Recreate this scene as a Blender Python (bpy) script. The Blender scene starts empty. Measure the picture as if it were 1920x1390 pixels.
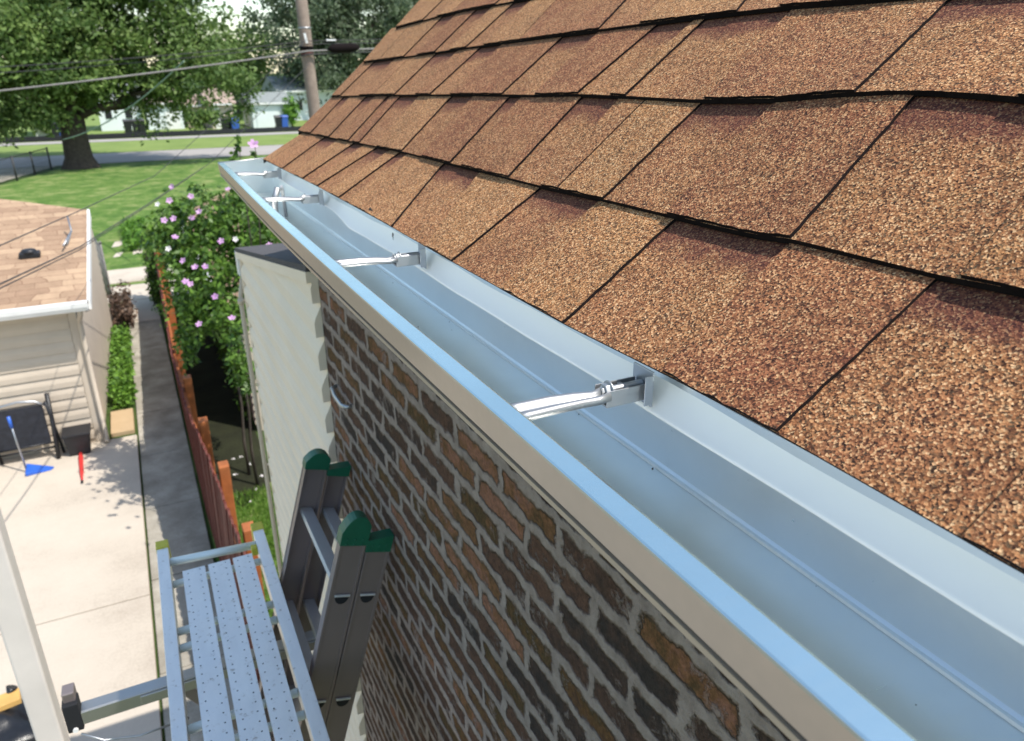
import bpy, bmesh, math, random
from mathutils import Vector, Matrix
random.seed(7)
R = math.radians
scene = bpy.context.scene
COL = scene.collection
G = -5.2                                   # ground level; the eye is at the origin

# ------------------------------------------------------------------ camera
cam_data = bpy.data.cameras.new('camera'); cam = bpy.data.objects.new('camera', cam_data); COL.objects.link(cam)
r0 = Vector((0.89471344, -0.44657573, -0.00761393)); r1 = Vector((-0.17214202, -0.3290558, -0.9284877)); r2 = Vector((0.41213467, 0.8320411, -0.3712851))
M = Matrix(((r0.x, -r1.x, -r2.x), (r0.y, -r1.y, -r2.y), (r0.z, -r1.z, -r2.z)))
cam.matrix_world = M.to_4x4()
cam_data.sensor_width = 36; cam_data.lens = 1416 / 1920 * 36
cam_data.clip_start = 0.02; cam_data.clip_end = 3000
cam_data.dof.use_dof = True; cam_data.dof.focus_distance = 0.75; cam_data.dof.aperture_fstop = 11
scene.camera = cam

# ------------------------------------------------------------------ sky, sun, exposure
SUN = Vector((0.39, -0.48, 1.0)).normalized()
world = bpy.data.worlds.new('World'); scene.world = world; world.use_nodes = True
wn = world.node_tree.nodes; wl = world.node_tree.links
bg = wn['Background']; sky = wn.new('ShaderNodeTexSky'); sky.sky_type = 'NISHITA'; sky.sun_disc = False
sky.sun_elevation = math.asin(SUN.z); sky.sun_rotation = math.atan2(SUN.x, SUN.y)
sky.air_density = 1.0; sky.dust_density = 0.6; sky.ozone_density = 1.2
tintn = wn.new('ShaderNodeMix'); tintn.data_type = 'RGBA'; tintn.blend_type = 'MULTIPLY'; tintn.inputs[0].default_value = 1
tintn.inputs[7].default_value = (1.13, 1.075, .95, 1); wl.new(sky.outputs[0], tintn.inputs[6]); wl.new(tintn.outputs[2], bg.inputs[0]); bg.inputs[1].default_value = 0.15
sd = bpy.data.lights.new('sun', 'SUN'); sd.energy = 3.15; sd.angle = R(0.5); sd.color = (1.0, 0.95, 0.87)
sun = bpy.data.objects.new('sun', sd); COL.objects.link(sun); sun.rotation_euler = SUN.to_track_quat('Z', 'Y').to_euler()
scene.view_settings.view_transform = 'Standard'; scene.view_settings.look = 'None'
scene.view_settings.exposure = 0.80; scene.view_settings.gamma = 1.0

# ------------------------------------------------------------------ materials
class NT:
    def __init__(s, name):
        s.m = bpy.data.materials.new(name); s.m.use_nodes = True
        s.n = s.m.node_tree.nodes; s.l = s.m.node_tree.links; s.b = s.n['Principled BSDF']
    def new(s, t, **k):
        n = s.n.new(t)
        for a, v in k.items(): setattr(n, a, v)
        return n
    def link(s, a, b): s.l.new(a, b)
    def coord(s, scale=(1, 1, 1), kind='Object'):
        tc = s.new('ShaderNodeTexCoord'); mp = s.new('ShaderNodeMapping'); mp.inputs['Scale'].default_value = scale
        s.link(tc.outputs[kind], mp.inputs[0]); return mp.outputs[0]
    def noise(s, vec, scale, detail=4, rough=0.55):
        n = s.new('ShaderNodeTexNoise'); n.inputs['Scale'].default_value = scale; n.inputs['Detail'].default_value = detail
        n.inputs['Roughness'].default_value = rough
        if vec is not None: s.link(vec, n.inputs['Vector'])
        return n.outputs['Fac']
    def ramp(s, fac, stops, interp='LINEAR'):
        r = s.new('ShaderNodeValToRGB'); r.color_ramp.interpolation = interp
        e = r.color_ramp.elements
        while len(e) < len(stops): e.new(0.5)
        for i, (p, c) in enumerate(stops): e[i].position = p; e[i].color = (*c, 1) if len(c) == 3 else c
        s.link(fac, r.inputs[0]); return r.outputs[0]
    def mix(s, fac, a, b, mode='MIX'):
        n = s.new('ShaderNodeMix', data_type='RGBA', blend_type=mode)
        for sock, v in ((n.inputs[0], fac), (n.inputs[6], a), (n.inputs[7], b)):
            if isinstance(v, (int, float)): sock.default_value = v
            elif isinstance(v, tuple): sock.default_value = (*v, 1)
            else: s.link(v, sock)
        return n.outputs[2]
    def math(s, op, a, b=0.0, clamp=False):
        n = s.new('ShaderNodeMath', operation=op); n.use_clamp = clamp
        for i, v in enumerate((a, b)):
            if isinstance(v, (int, float)): n.inputs[i].default_value = v
            else: s.link(v, n.inputs[i])
        return n.outputs[0]
    def bump(s, h, strength=0.3, dist=0.01):
        b = s.new('ShaderNodeBump'); b.inputs['Strength'].default_value = strength; b.inputs['Distance'].default_value = dist
        s.link(h, b.inputs['Height']); s.link(b.outputs[0], s.b.inputs['Normal'])
    def set(s, color=None, rough=None, metal=None, spec=None):
        if color is not None:
            if isinstance(color, tuple): s.b.inputs['Base Color'].default_value = (*color, 1)
            else: s.link(color, s.b.inputs['Base Color'])
        if rough is not None:
            if isinstance(rough, (int, float)): s.b.inputs['Roughness'].default_value = rough
            else: s.link(rough, s.b.inputs['Roughness'])
        if metal is not None: s.b.inputs['Metallic'].default_value = metal
        if spec is not None: s.b.inputs['Specular IOR Level'].default_value = spec
        return s

def plain(name, c, rough=0.6, metal=0.0, var=0.18, scale=6.0, bump=0.0, spec=None):
    t = NT(name); v = t.coord()
    n = t.noise(v, scale, 5, 0.6)
    lo = tuple(x * (1 - var) for x in c); hi = tuple(min(1, x * (1 + var)) for x in c)
    t.set(t.ramp(n, [(0.3, lo), (0.7, hi)]), rough, metal, spec)
    if bump: t.bump(t.noise(v, scale * 8, 4), bump, 0.004)
    return t.m

def mat_shingle(name, fine=620, far=False):
    t = NT(name); v = t.coord()
    at = t.new('ShaderNodeAttribute', attribute_name='sh')
    sep = t.new('ShaderNodeSeparateColor'); t.link(at.outputs['Color'], sep.inputs[0])
    tint, vv, rec = sep.outputs[0], sep.outputs[1], sep.outputs[2]
    dn = t.new('ShaderNodeTexNoise'); dn.inputs['Scale'].default_value = fine * .9; dn.inputs['Detail'].default_value = 1
    t.link(v, dn.inputs['Vector'])
    vo = t.new('ShaderNodeTexVoronoi'); vo.inputs['Scale'].default_value = fine
    wv = t.new('ShaderNodeVectorMath', operation='MULTIPLY_ADD'); t.link(dn.outputs['Color'], wv.inputs[0])
    wv.inputs[1].default_value = (0.002,) * 3; t.link(v, wv.inputs[2]); t.link(wv.outputs[0], vo.inputs['Vector'])
    sc = t.new('ShaderNodeSeparateColor'); t.link(vo.outputs['Color'], sc.inputs[0])
    tan = t.ramp(sc.outputs[0], [(0.0, (.022, .010, .006)), (.2, (.095, .04, .018)), (.42, (.258, .112, .042)), (.66, (.425, .200, .080)), (.86, (.60, .320, .142)), (1, (.80, .54, .31))])
    red = t.ramp(sc.outputs[0], [(0.0, (.02, .009, .007)), (.22, (.085, .03, .018)), (.5, (.195, .068, .035)), (.78, (.335, .130, .062)), (1, (.57, .34, .17))])
    olive = t.mix(.55, tan, (.2, .16, .09)); tan = t.mix(t.math('MULTIPLY', t.math('SUBTRACT', sc.outputs[1], .62), 3, True), tan, olive)
    big = t.noise(v, 3.2, 3); pat = t.noise(v, 22, 4, .65)
    f = t.math('ADD', t.math('MULTIPLY', tint, 1.0), t.math('MULTIPLY', t.math('SUBTRACT', pat, .5), 1.3))
    f = t.math('ADD', f, t.math('MULTIPLY', t.math('SUBTRACT', big, .5), .8), True)
    c = t.mix(f, tan, red)
    # the printed dark band along the head of every recessed area
    vn = t.math('ADD', vv, t.math('MULTIPLY', t.math('SUBTRACT', pat, .5), .35))
    band = t.math('MULTIPLY', t.math('MULTIPLY', t.math('SUBTRACT', vn, .68), 6.0, True), rec, True)
    band = t.math('MULTIPLY', band, .92)
    dark = t.mix(.55, red, (.075, .022, .022))
    c = t.mix(band, c, dark)
    stain = t.ramp(t.noise(v, 9, 5, .7), [(.3, (.84, .82, .8)), (.62, (1.06, 1.03, 1.0))])
    c = t.mix(1.0, c, stain, 'MULTIPLY')
    t.set(c, .92, 0, .25)
    t.bump(vo.outputs['Distance'], .5, .0014)
    return t.m

def mat_brick():
    t = NT('common_brick'); tc = t.new('ShaderNodeTexCoord'); sp = t.new('ShaderNodeSeparateXYZ'); t.link(tc.outputs['Object'], sp.inputs[0])
    cb = t.new('ShaderNodeCombineXYZ'); t.link(sp.outputs[1], cb.inputs[0]); t.link(sp.outputs[2], cb.inputs[1])
    n1 = t.new('ShaderNodeTexNoise'); n1.inputs['Scale'].default_value = 24; n1.inputs['Detail'].default_value = 5; n1.inputs['Roughness'].default_value = .6
    t.link(tc.outputs['Object'], n1.inputs['Vector'])
    sub = t.new('ShaderNodeVectorMath', operation='SUBTRACT'); t.link(n1.outputs['Color'], sub.inputs[0]); sub.inputs[1].default_value = (.5, .5, .5)
    ma = t.new('ShaderNodeVectorMath', operation='MULTIPLY_ADD'); t.link(sub.outputs[0], ma.inputs[0]); ma.inputs[1].default_value = (.056, .032, 0); t.link(cb.outputs[0], ma.inputs[2])
    br = t.new('ShaderNodeTexBrick'); t.link(ma.outputs[0], br.inputs['Vector'])
    br.inputs['Color1'].default_value = (0, 0, 0, 1); br.inputs['Color2'].default_value = (1, 1, 1, 1); br.inputs['Mortar'].default_value = (.5, .5, .5, 1)
    br.inputs['Scale'].default_value = 1; br.inputs['Mortar Size'].default_value = .0150; br.inputs['Mortar Smooth'].default_value = .6
    br.inputs['Bias'].default_value = 0; br.inputs['Brick Width'].default_value = .178; br.inputs['Row Height'].default_value = .056
    br.offset = .5; br.squash = 1
    bs = t.new('ShaderNodeSeparateColor'); t.link(br.outputs['Color'], bs.inputs[0])
    rnd = t.math('ADD', bs.outputs[0], t.math('MULTIPLY', t.math('SUBTRACT', t.noise(tc.outputs['Object'], 26, 5, .65), .5), .75), True)
    col = t.ramp(rnd, [(0, (.046, .036, .032)), (.14, (.075, .046, .035)), (.34, (.125, .067, .045)), (.52, (.075, .044, .031)), (.66, (.145, .074, .03)), (.78, (.085, .058, .026)), (.9, (.20, .098, .045)), (1, (.27, .13, .085))])
    col = t.mix(1.0, col, t.ramp(t.noise(tc.outputs['Object'], 120, 4, .7), [(.3, (.6, .6, .6)), (.7, (1.3, 1.25, 1.2))]), 'MULTIPLY')
    mcol = t.ramp(t.noise(tc.outputs['Object'], 34, 5, .65), [(.25, (.22, .175, .152)), (.5, (.32, .258, .226)), (.75, (.40, .33, .29))])
    smear = t.ramp(t.noise(tc.outputs['Object'], 13, 5, .7), [(.57, (0, 0, 0)), (.66, (.8, .8, .8))])
    mask = t.mix(1.0, br.outputs['Fac'], smear, 'SCREEN')
    c = t.mix(mask, col, mcol)
    ed = t.ramp(br.outputs['Fac'], [(0.0, (1, 1, 1)), (.12, (.78, .76, .75)), (.3, (.42, .38, .36)), (.55, (.85, .84, .83)), (.8, (1, 1, 1))])
    gate_ = t.ramp(t.noise(tc.outputs['Object'], 19, 3), [(.42, (0, 0, 0)), (.56, (1, 1, 1))])
    c = t.mix(1.0, c, t.mix(gate_, (1, 1, 1), ed), 'MULTIPLY')
    t.set(c, .93, 0, .2)
    h = t.math('ADD', t.math('MULTIPLY', mask, .7), t.math('MULTIPLY', t.noise(tc.outputs['Object'], 70, 5, .7), .6))
    t.bump(h, 1.0, .016)
    return t.m

def mat_metal(name, base, rough, metal=1.0, wob=0.02, streak=(3, 40, 40)):
    t = NT(name); v = t.coord(streak)
    n = t.noise(v, 3, 4, .6); n2 = t.noise(t.coord(), 9, 4, .6)
    t.set(t.ramp(n2, [(.3, tuple(x * .93 for x in base)), (.7, base)]), t.math('ADD', t.math('MULTIPLY', n, .12), rough - .06), metal)
    if wob: t.bump(t.noise(t.coord((1, .35, 1)), 7, 2, .5), wob, .02)
    return t.m

def mat_leaf(name, dark, light, trans=.3, rough=.55):
    t = NT(name); at = t.new('ShaderNodeAttribute', attribute_name='tint')
    sp = t.new('ShaderNodeSeparateColor'); t.link(at.outputs['Color'], sp.inputs[0])
    c = t.ramp(sp.outputs[0], [(0, dark), (.6, tuple((a + b) / 2 for a, b in zip(dark, light))), (1, light)])
    t.set(c, rough, 0, .35)
    tr = t.new('ShaderNodeBsdfTranslucent'); t.link(c, tr.inputs[0])
    mx = t.new('ShaderNodeMixShader'); mx.inputs[0].default_value = trans
    out = t.n['Material Output']
    t.link(t.b.outputs[0], mx.inputs[1]); t.link(tr.outputs[0], mx.inputs[2]); t.link(mx.outputs[0], out.inputs[0])
    return t.m

def mat_ground(name, stops, scale=3, rough=.95, fine=60, bump=.3, bd=.02):
    t = NT(name); v = t.coord()
    a = t.noise(v, scale, 6, .65); b = t.noise(v, fine, 4, .7)
    f = t.math('ADD', t.math('MULTIPLY', a, .7), t.math('MULTIPLY', b, .3))
    t.set(t.ramp(f, stops), rough, 0, .2)
    t.bump(b, bump, bd)
    return t.m

MS = {}
MS['shingle'] = mat_shingle('granule_shingle')
MS['asphalt_edge'] = plain('asphalt_edge', (.012, .009, .009), .95, 0, .3, 80, spec=.1)
MS['brick'] = mat_brick()
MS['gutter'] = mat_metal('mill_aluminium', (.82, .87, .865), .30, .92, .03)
MS['hem'] = mat_metal('hem_sky_tint', (.84, .99, .96), .24, 1.0, .02)  # same aluminium as the trough, tinted brighter to paint in the sky's reflection
MS['face'] = mat_metal('outer_face_shade_tint', (.43, .39, .35), .38, .75, .02)  # same aluminium, base colour darkened to stand for dim reflections from below
MS['apron'] = plain('pale_coated_flashing', (.97, .975, .93), .36, .0, .012, 5)
MS['bright'] = mat_metal('bright_aluminium', (.52, .52, .515), .48, 1.0, 0)
def mat_plank():
    t = NT('plank_aluminium'); v = t.coord((1, .25, 1)); w = t.coord()
    base = t.ramp(t.noise(v, 30, 5, .6), [(.3, (.80, .80, .80)), (.7, (.90, .895, .88))])
    spot = t.ramp(t.noise(w, 55, 5, .7), [(.60, (1, 1, 1)), (.70, (.55, .50, .45))])
    t.set(t.mix(1.0, base, spot, 'MULTIPLY'), t.math('ADD', t.math('MULTIPLY', t.noise(w, 18, 4), .3), .28), .7); return t.m
MS['plank'] = mat_plank()
MS['ladder'] = mat_metal('ladder_aluminium', (.30, .25, .245), .42, .6, 0)
MS['rung'] = mat_metal('rung_aluminium', (.74, .76, .79), .42, .6, 0)
MS['tube'] = plain('pale_anodised_tube', (.74, .84, .84), .35, .2, .04, 8)
MS['hole'] = plain('dark_gap', (.008, .009, .012), .8)
MS['green_cap'] = plain('green_plastic', (.006, .11, .06), .38, 0, .15, 20)
MS['yellow_cap'] = plain('yellow_plastic', (.5, .48, .04), .5, 0, .15, 30)
MS['siding_shade'] = plain('cream_siding', (.82, .71, .575), .55, 0, .04, 3)
MS['siding'] = plain('beige_vinyl_siding', (.54, .46, .37), .6, 0, .07, 2.5)
MS['trim'] = plain('white_trim', (.78, .78, .77), .45, 0, .05, 4)
MS['darkroof'] = plain('dark_rolled_roofing', (.075, .07, .075), .95, 0, .25, 40, .3)
MS['fence_red'] = plain('red_stained_wood', (.105, .018, .010), .7, 0, .3, 9, .2)
MS['fence_orange'] = plain('orange_stained_wood', (.34, .105, .03), .7, 0, .22, 9, .2)
MS['black'] = plain('black_paint', (.012, .013, .017), .45, 0, .3, 10)
MS['mesh'] = plain('black_mesh_fabric', (.016, .018, .026), .7, 0, .4, 14)
MS['blue'] = plain('blue_plastic', (.03, .12, .52), .4, 0, .15, 12)
MS['steel'] = mat_metal('grey_steel', (.45, .47, .5), .4, .9, 0)
MS['red'] = plain('red_plastic', (.68, .045, .04), .4, 0, .12, 12)
MS['bag'] = plain('black_plastic_bag', (.012, .013, .016), .28, 0, .3, 12, .5)
MS['ply'] = plain('yellow_wood', (.6, .36, .11), .65, 0, .15, 8)
MS['post'] = plain('weathered_white_paint', (.68, .63, .59), .5, 0, .08, 5)
MS['concrete'] = mat_ground('pale_concrete', [(.3, (.38, .32, .26)), (.47, (.52, .455, .375)), (.7, (.59, .52, .435))], .8, .9, 40, .12, .004)
MS['walk'] = mat_ground('grey_concrete', [(.3, (.19, .17, .135)), (.5, (.34, .31, .255)), (.66, (.50, .46, .39))], 2.2, .92, 60, .3, .006)
MS['slab'] = mat_ground('tan_slab', [(.2, (.42, .30, .17)), (.8, (.54, .40, .25))], 4, .9, 60, .2)
MS['lawn'] = mat_ground('lawn_grass', [(.36, (.05, .115, .02)), (.5, (.11, .19, .038)), (.62, (.24, .27, .10))], 1.3, .95, 7, .8, .08)
MS['dirt'] = mat_ground('yard_soil', [(.25, (.02, .04, .01)), (.5, (.045, .08, .018)), (.75, (.09, .11, .035))], 1.1, .97, 14, .6, .04)
MS['soil_shade'] = mat_ground('painted_soil_shade', [(.25, (.012, .012, .008)), (.75, (.035, .04, .018))], 3, .97, 30, .6, .03)  # ground colour darkened to stand for the shade under the shrub
MS['road'] = mat_ground('worn_road', [(.2, (.3, .275, .26)), (.8, (.4, .375, .355))], .3, .9, 9, .1)
MS['verge'] = mat_ground('verge_grass', [(.25, (.12, .19, .045)), (.75, (.24, .3, .09))], .4, .95, 6, .4, .05)
MS['bark'] = mat_ground('tree_bark', [(.25, (.03, .024, .02)), (.75, (.10, .082, .068))], 6, .95, 30, .7, .02)
MS['polewood'] = mat_ground('pole_wood', [(.2, (.17, .13, .105)), (.8, (.34, .275, .23))], 5, .9, 40, .4, .01)
MS['wire'] = plain('wire_jacket', (.035, .035, .038), .6)
MS['wire_light'] = plain('weathered_cable', (.2, .19, .18), .6)
MS['leaf'] = mat_leaf('tree_leaf', (.045, .095, .022), (.23, .325, .09), .32)
MS['leaf_far'] = mat_leaf('far_leaf', (.055, .085, .05), (.18, .235, .125), .3)
MS['leaf_bush'] = mat_leaf('bush_leaf', (.012, .045, .006), (.19, .34, .05), .3, .45)
MS['leaf_low'] = mat_leaf('low_leaf', (.05, .13, .015), (.2, .38, .05), .3)
MS['leaf_dry'] = mat_leaf('dry_leaf', (.06, .035, .025), (.2, .13, .09), .15)
MS['petal'] = mat_leaf('petal', (.50, .25, .52), (.74, .48, .70), .2)
MS['petal_white'] = mat_leaf('white_petal', (.75, .7, .72), (.85, .82, .8), .2)
MS['blade'] = mat_leaf('grass_blade', (.05, .13, .015), (.2, .34, .05), .3)
MS['wallA'] = plain('white_wall', (.7, .75, .76), .6, 0, .05, 1)
MS['wallB'] = plain('tan_wall', (.5, .42, .34), .7, 0, .08, 1)
MS['roofG'] = plain('grey_roof', (.23, .25, .24), .9, 0, .15, 2)
MS['roofT'] = plain('tan_roof', (.36, .27, .22), .9, 0, .15, 2)
MS['bin_blue'] = plain('blue_bin', (.03, .1, .42), .5)

# garage roof shingles, low detail: staggered tabs
def mat_roof_tabs(name='tan_roof_shingle'):
    t = NT(name); v = t.coord()
    nz = t.new('ShaderNodeTexNoise'); nz.inputs['Scale'].default_value = 2.2; t.link(v, nz.inputs['Vector'])
    ad = t.new('ShaderNodeVectorMath', operation='MULTIPLY_ADD'); t.link(nz.outputs['Color'], ad.inputs[0]); ad.inputs[1].default_value = (.5, .03, 0); t.link(v, ad.inputs[2])
    br = t.new('ShaderNodeTexBrick'); t.link(ad.outputs[0], br.inputs['Vector'])
    br.inputs['Scale'].default_value = 1; br.inputs['Brick Width'].default_value = .31; br.inputs['Row Height'].default_value = .15
    br.inputs['Mortar Size'].default_value = .006; br.inputs['Mortar Smooth'].default_value = .5; br.offset = .37
    br.inputs['Color1'].default_value = (.45, .32, .215, 1); br.inputs['Color2'].default_value = (.30, .20, .135, 1); br.inputs['Mortar'].default_value = (.2, .12, .08, 1)
    c = t.mix(1.0, br.outputs['Color'], t.ramp(t.noise(v, 5, 6, .7), [(.3, (.82, .8, .78)), (.7, (1.12, 1.1, 1.08))]), 'MULTIPLY')
    t.set(c, .93, 0, .2); t.bump(t.noise(v, 150, 3), .3, .003)
    return t.m
MS['roof_tabs'] = mat_roof_tabs()

# ------------------------------------------------------------------ object helpers
def label(o, lab, cat, group=None, kind=None):
    if lab: o['label'] = lab
    if cat: o['category'] = cat
    if group: o['group'] = group
    if kind: o['kind'] = kind
    return o
def empty(name, loc, lab, cat, group=None):
    o = bpy.data.objects.new(name, None); o.empty_display_size = .2; o.location = loc; COL.objects.link(o)
    return label(o, lab, cat, group)
def link(name, me, parent=None):
    o = bpy.data.objects.new(name, me); COL.objects.link(o)
    if parent is not None:
        o.parent = parent
        off = Vector((0, 0, 0)); p = parent
        while p is not None: off += p.location; p = p.parent
        me.transform(Matrix.Translation(-off))
    return o

class MB:
    """collects geometry in world coordinates, then links it as ONE mesh"""
    def __init__(s): s.v = []; s.f = []; s.mi = []; s.col = None; s.sm = []
    def face(s, pts, mi=0, smooth=False):
        i = len(s.v); s.v += [tuple(p) for p in pts]; s.f.append(tuple(range(i, i + len(pts)))); s.mi.append(mi); s.sm.append(smooth)
        if s.col is not None: pass
    def box(s, x0, x1, y0, y1, z0, z1, mi=0):
        P = [(x0, y0, z0), (x1, y0, z0), (x1, y1, z0), (x0, y1, z0), (x0, y0, z1), (x1, y0, z1), (x1, y1, z1), (x0, y1, z1)]
        s.hexa(P, mi)
    def hexa(s, P, mi=0):
        i = len(s.v); s.v += [tuple(p) for p in P]
        for q in ((0, 3, 2, 1), (4, 5, 6, 7), (0, 1, 5, 4), (1, 2, 6, 5), (2, 3, 7, 6), (3, 0, 4, 7)):
            s.f.append(tuple(i + k for k in q)); s.mi.append(mi); s.sm.append(False)
    def bar(s, a, b, w, h, up=(0, 0, 1), mi=0):
        a = Vector(a); b = Vector(b); d = (b - a).normalized(); u = Vector(up); sd_ = d.cross(u).normalized(); u = sd_.cross(d).normalized()
        P = []
        for e in (a, b):
            P += [e - sd_ * w / 2 - u * h / 2, e + sd_ * w / 2 - u * h / 2, e + sd_ * w / 2 + u * h / 2, e - sd_ * w / 2 + u * h / 2]
        i = len(s.v); s.v += [tuple(p) for p in P]
        for q in ((0, 1, 2, 3), (7, 6, 5, 4), (0, 4, 5, 1), (1, 5, 6, 2), (2, 6, 7, 3), (3, 7, 4, 0)):
            s.f.append(tuple(i + k for k in q)); s.mi.append(mi); s.sm.append(False)
    def tube(s, pts, rad, n=10, mi=0, caps=True, smooth=True):
        pts = [Vector(p) for p in pts]; rads = rad if isinstance(rad, (list, tuple)) else [rad] * len(pts)
        base = len(s.v); prev = None
        for k, p in enumerate(pts):
            d = (pts[min(k + 1, len(pts) - 1)] - pts[max(k - 1, 0)]).normalized()
            if prev is None:
                a = Vector((0, 0, 1)) if abs(d.z) < .9 else Vector((1, 0, 0)); u = d.cross(a).normalized()
            else: u = (prev - d * prev.dot(d)).normalized()
            prev = u; w = d.cross(u)
            for j in range(n):
                t = 2 * math.pi * j / n; s.v.append(tuple(p + (u * math.cos(t) + w * math.sin(t)) * rads[k]))
        for k in range(len(pts) - 1):
            for j in range(n):
                a = base + k * n + j; b = base + k * n + (j + 1) % n
                s.f.append((a, b, b + n, a + n)); s.mi.append(mi); s.sm.append(smooth)
        if caps:
            s.f.append(tuple(base + j for j in reversed(range(n)))); s.mi.append(mi); s.sm.append(False)
            e = base + (len(pts) - 1) * n
            s.f.append(tuple(e + j for j in range(n))); s.mi.append(mi); s.sm.append(False)
    def prism(s, poly, axis, a, b, mi=0):
        """poly in the two other axes, extruded along axis from a to b"""
        def mk(p, t):
            q = [0, 0, 0]; o = [i for i in range(3) if i != axis]; q[o[0]], q[o[1]] = p; q[axis] = t; return q
        n = len(poly); i = len(s.v)
        s.v += [tuple(mk(p, a)) for p in poly] + [tuple(mk(p, b)) for p in poly]
        s.f.append(tuple(range(i, i + n))); s.f.append(tuple(reversed(range(i + n, i + 2 * n)))); s.mi += [mi, mi]; s.sm += [False, False]
        for j in range(n):
            k = (j + 1) % n; s.f.append((i + j, i + n + j, i + n + k, i + k)); s.mi.append(mi); s.sm.append(False)
    def build(s, name, mats, parent=None, bevel=0, recalc=True, solid=0):
        me = bpy.data.meshes.new(name); me.from_pydata(s.v, [], s.f)
        for m in (mats if isinstance(mats, (list, tuple)) else [mats]): me.materials.append(m)
        for p, mi, sm in zip(me.polygons, s.mi, s.sm): p.material_index = mi; p.use_smooth = sm
        if recalc:
            bm = bmesh.new(); bm.from_mesh(me); bmesh.ops.recalc_face_normals(bm, faces=bm.faces); bm.to_mesh(me); bm.free()
        o = link(name, me, parent)
        if bevel:
            m = o.modifiers.new('bevel', 'BEVEL'); m.width = bevel; m.segments = 2; m.limit_method = 'ANGLE'; m.angle_limit = R(40)
        if solid:
            m = o.modifiers.new('solid', 'SOLIDIFY'); m.thickness = solid; m.offset = 0
        return o

def lerp(a, b, t): return a + (b - a) * t
def table(tb, x):
    if x <= tb[0][0]: return tb[0][1]
    for (x0, a), (x1, b) in zip(tb, tb[1:]):
        if x <= x1: return lerp(a, b, (x - x0) / (x1 - x0))
    return tb[-1][1]
def sheet(name, poly, z, mat, lab=None):
    m = MB(); m.face([(x, y, z) for x, y in poly]); o = m.build(name, mat, recalc=False); o['kind'] = 'structure'
    return o

# ================================================================== SETTING
def rect(x0, x1, y0, y1): return [(x0, y0), (x1, y0), (x1, y1), (x0, y1)]
sheet('ground', rect(-900, 900, -300, 1500), G - .012, MS['dirt'])
sheet('lawn', [(-12, 18.2), (-1.0, 19.2), (-1, 20), (12, 20), (40, 20), (40, 53.6), (-1, 53.6), (-3.2, 52.6), (-6.5, 43.5), (-40, 40), (-40, 18.2)], G, MS['lawn'])
sheet('road', rect(-220, 220, 53.8, 60.6), G + .006, MS['road'])
sheet('side_road', [(-40, 40.4), (-6.8, 44), (-3.6, 53.7), (-40, 53.7)], G + .004, MS['walk'])
sheet('verge', rect(-220, 220, 60.7, 70.6), G + .012, MS['verge'])
sheet('pavement', rect(-220, 220, 70.7, 73.2), G + .02, MS['road'])
sheet('far_yards', rect(-220, 220, 73.4, 190), G + .006, MS['verge'])
# pale concrete yard, cast in four slabs with open joints
m = MB()
for x0, x1 in ((-6.4, -3.45), (-3.43, -.545)):
    for y0, y1 in ((-1, 3.1), (3.12, 7.6), (7.62, 11.86)):
        m.box(x0, x1, y0, y1, G - .05, G + .045)
o = m.build('patio', MS['concrete'], bevel=.006); o['kind'] = 'structure'
m = MB(); ys = [-2, 3.2, 4.75, 6.35, 7.9, 9.5, 11.1, 12.75, 14.5, 16.2, 18.0, 20.0]
for a, b in zip(ys, ys[1:]): m.box(-.52, .13, a + .008, b - .008, G - .05, G + .02 + random.uniform(-.004, .004))
o = m.build('path', MS['walk'], bevel=.005); o['kind'] = 'structure'
m = MB(); m.box(-.95, 1.0, 20.05, 21.6, G - .04, G + .03); m.box(-.95, 1.0, 22.0, 23.6, G - .04, G + .03)
o = m.build('alley_pavement', MS['concrete'], bevel=.01); o['kind'] = 'structure'
m = MB(); m.box(-.5, .13, 18.1, 20.0, G - .03, G + .028)
o = m.build('path_end', MS['concrete'], bevel=.01); o['kind'] = 'structure'
m = MB(); m.box(-.9, -.57, 12.05, 12.95, G - .04, G + .055); o = m.build('edging_slab', MS['slab'], bevel=.01); o['kind'] = 'structure'
sheet('side_yard', rect(.17, 1.6, 3.9, 9.8), G, MS['lawn'])
sheet('soil_shade_patch', [(.2, 9.2), (.6, 9.0), (1.1, 9.6), (1.12, 17), (.2, 19)], G + .004, MS['soil_shade'])  # shrub shade painted on the ground as a dark sheet
sheet('garden_bed', rect(-1.0, -.56, 12.98, 19.0), G + .004, MS['dirt'])

# ================================================================== BRICK HOUSE
house = empty('brick_house', (.45, 1.0, G), 'brick bungalow with brown shingle roof and new metal gutter', 'house')
# ---- roof: three dimensional laminated shingles
E = .1716; SL = R(35.3)
DZ = [[(.17, -.001), (.35, .003), (.46, .002), (.64, -.003), (.94, -.002), (1.26, .001), (1.74, .001), (2.43, -.007)],
      [(.28, .003), (.34, 0), (.48, 0), (.54, -.005), (.785, -.007), (.95, -.011), (1.2, -.012), (1.56, -.015), (2.58, -.039)],
      [(.39, .0174), (.45, .0213), (.507, .0217), (.59, .0164), (.66, .0096), (.8, .0045), (.95, .005), (1.08, .005), (1.23, 0), (1.51, -.0054), (2.12, -.021), (2.65, -.038)],
      [(.3, .012), (.75, .014), (.82, .0154), (1.05, .0118), (1.25, .007), (1.49, .0008), (1.83, -.0074), (2.25, -.02), (2.74, -.032)],
      [(.5, .008), (1.5, .003), (1.9, 0), (2.14, -.001), (2.38, -.005), (2.78, -.019)]]
RAKE = [2.42, 2.56, 2.65, 2.73, 2.78, 2.80, 2.81, 2.82]
NC = 15
def line(k, y):
    d = table(DZ[k], y) if k < 5 else table([(.5, .006), (2, 0), (2.8, -.012)], y)
    return .374 + E * k * math.cos(SL), -.238 + E * k * math.sin(SL) + d
NX, NZ = -math.sin(SL), math.cos(SL)
def rake(k): return RAKE[k] if k < len(RAKE) else 2.83
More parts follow.
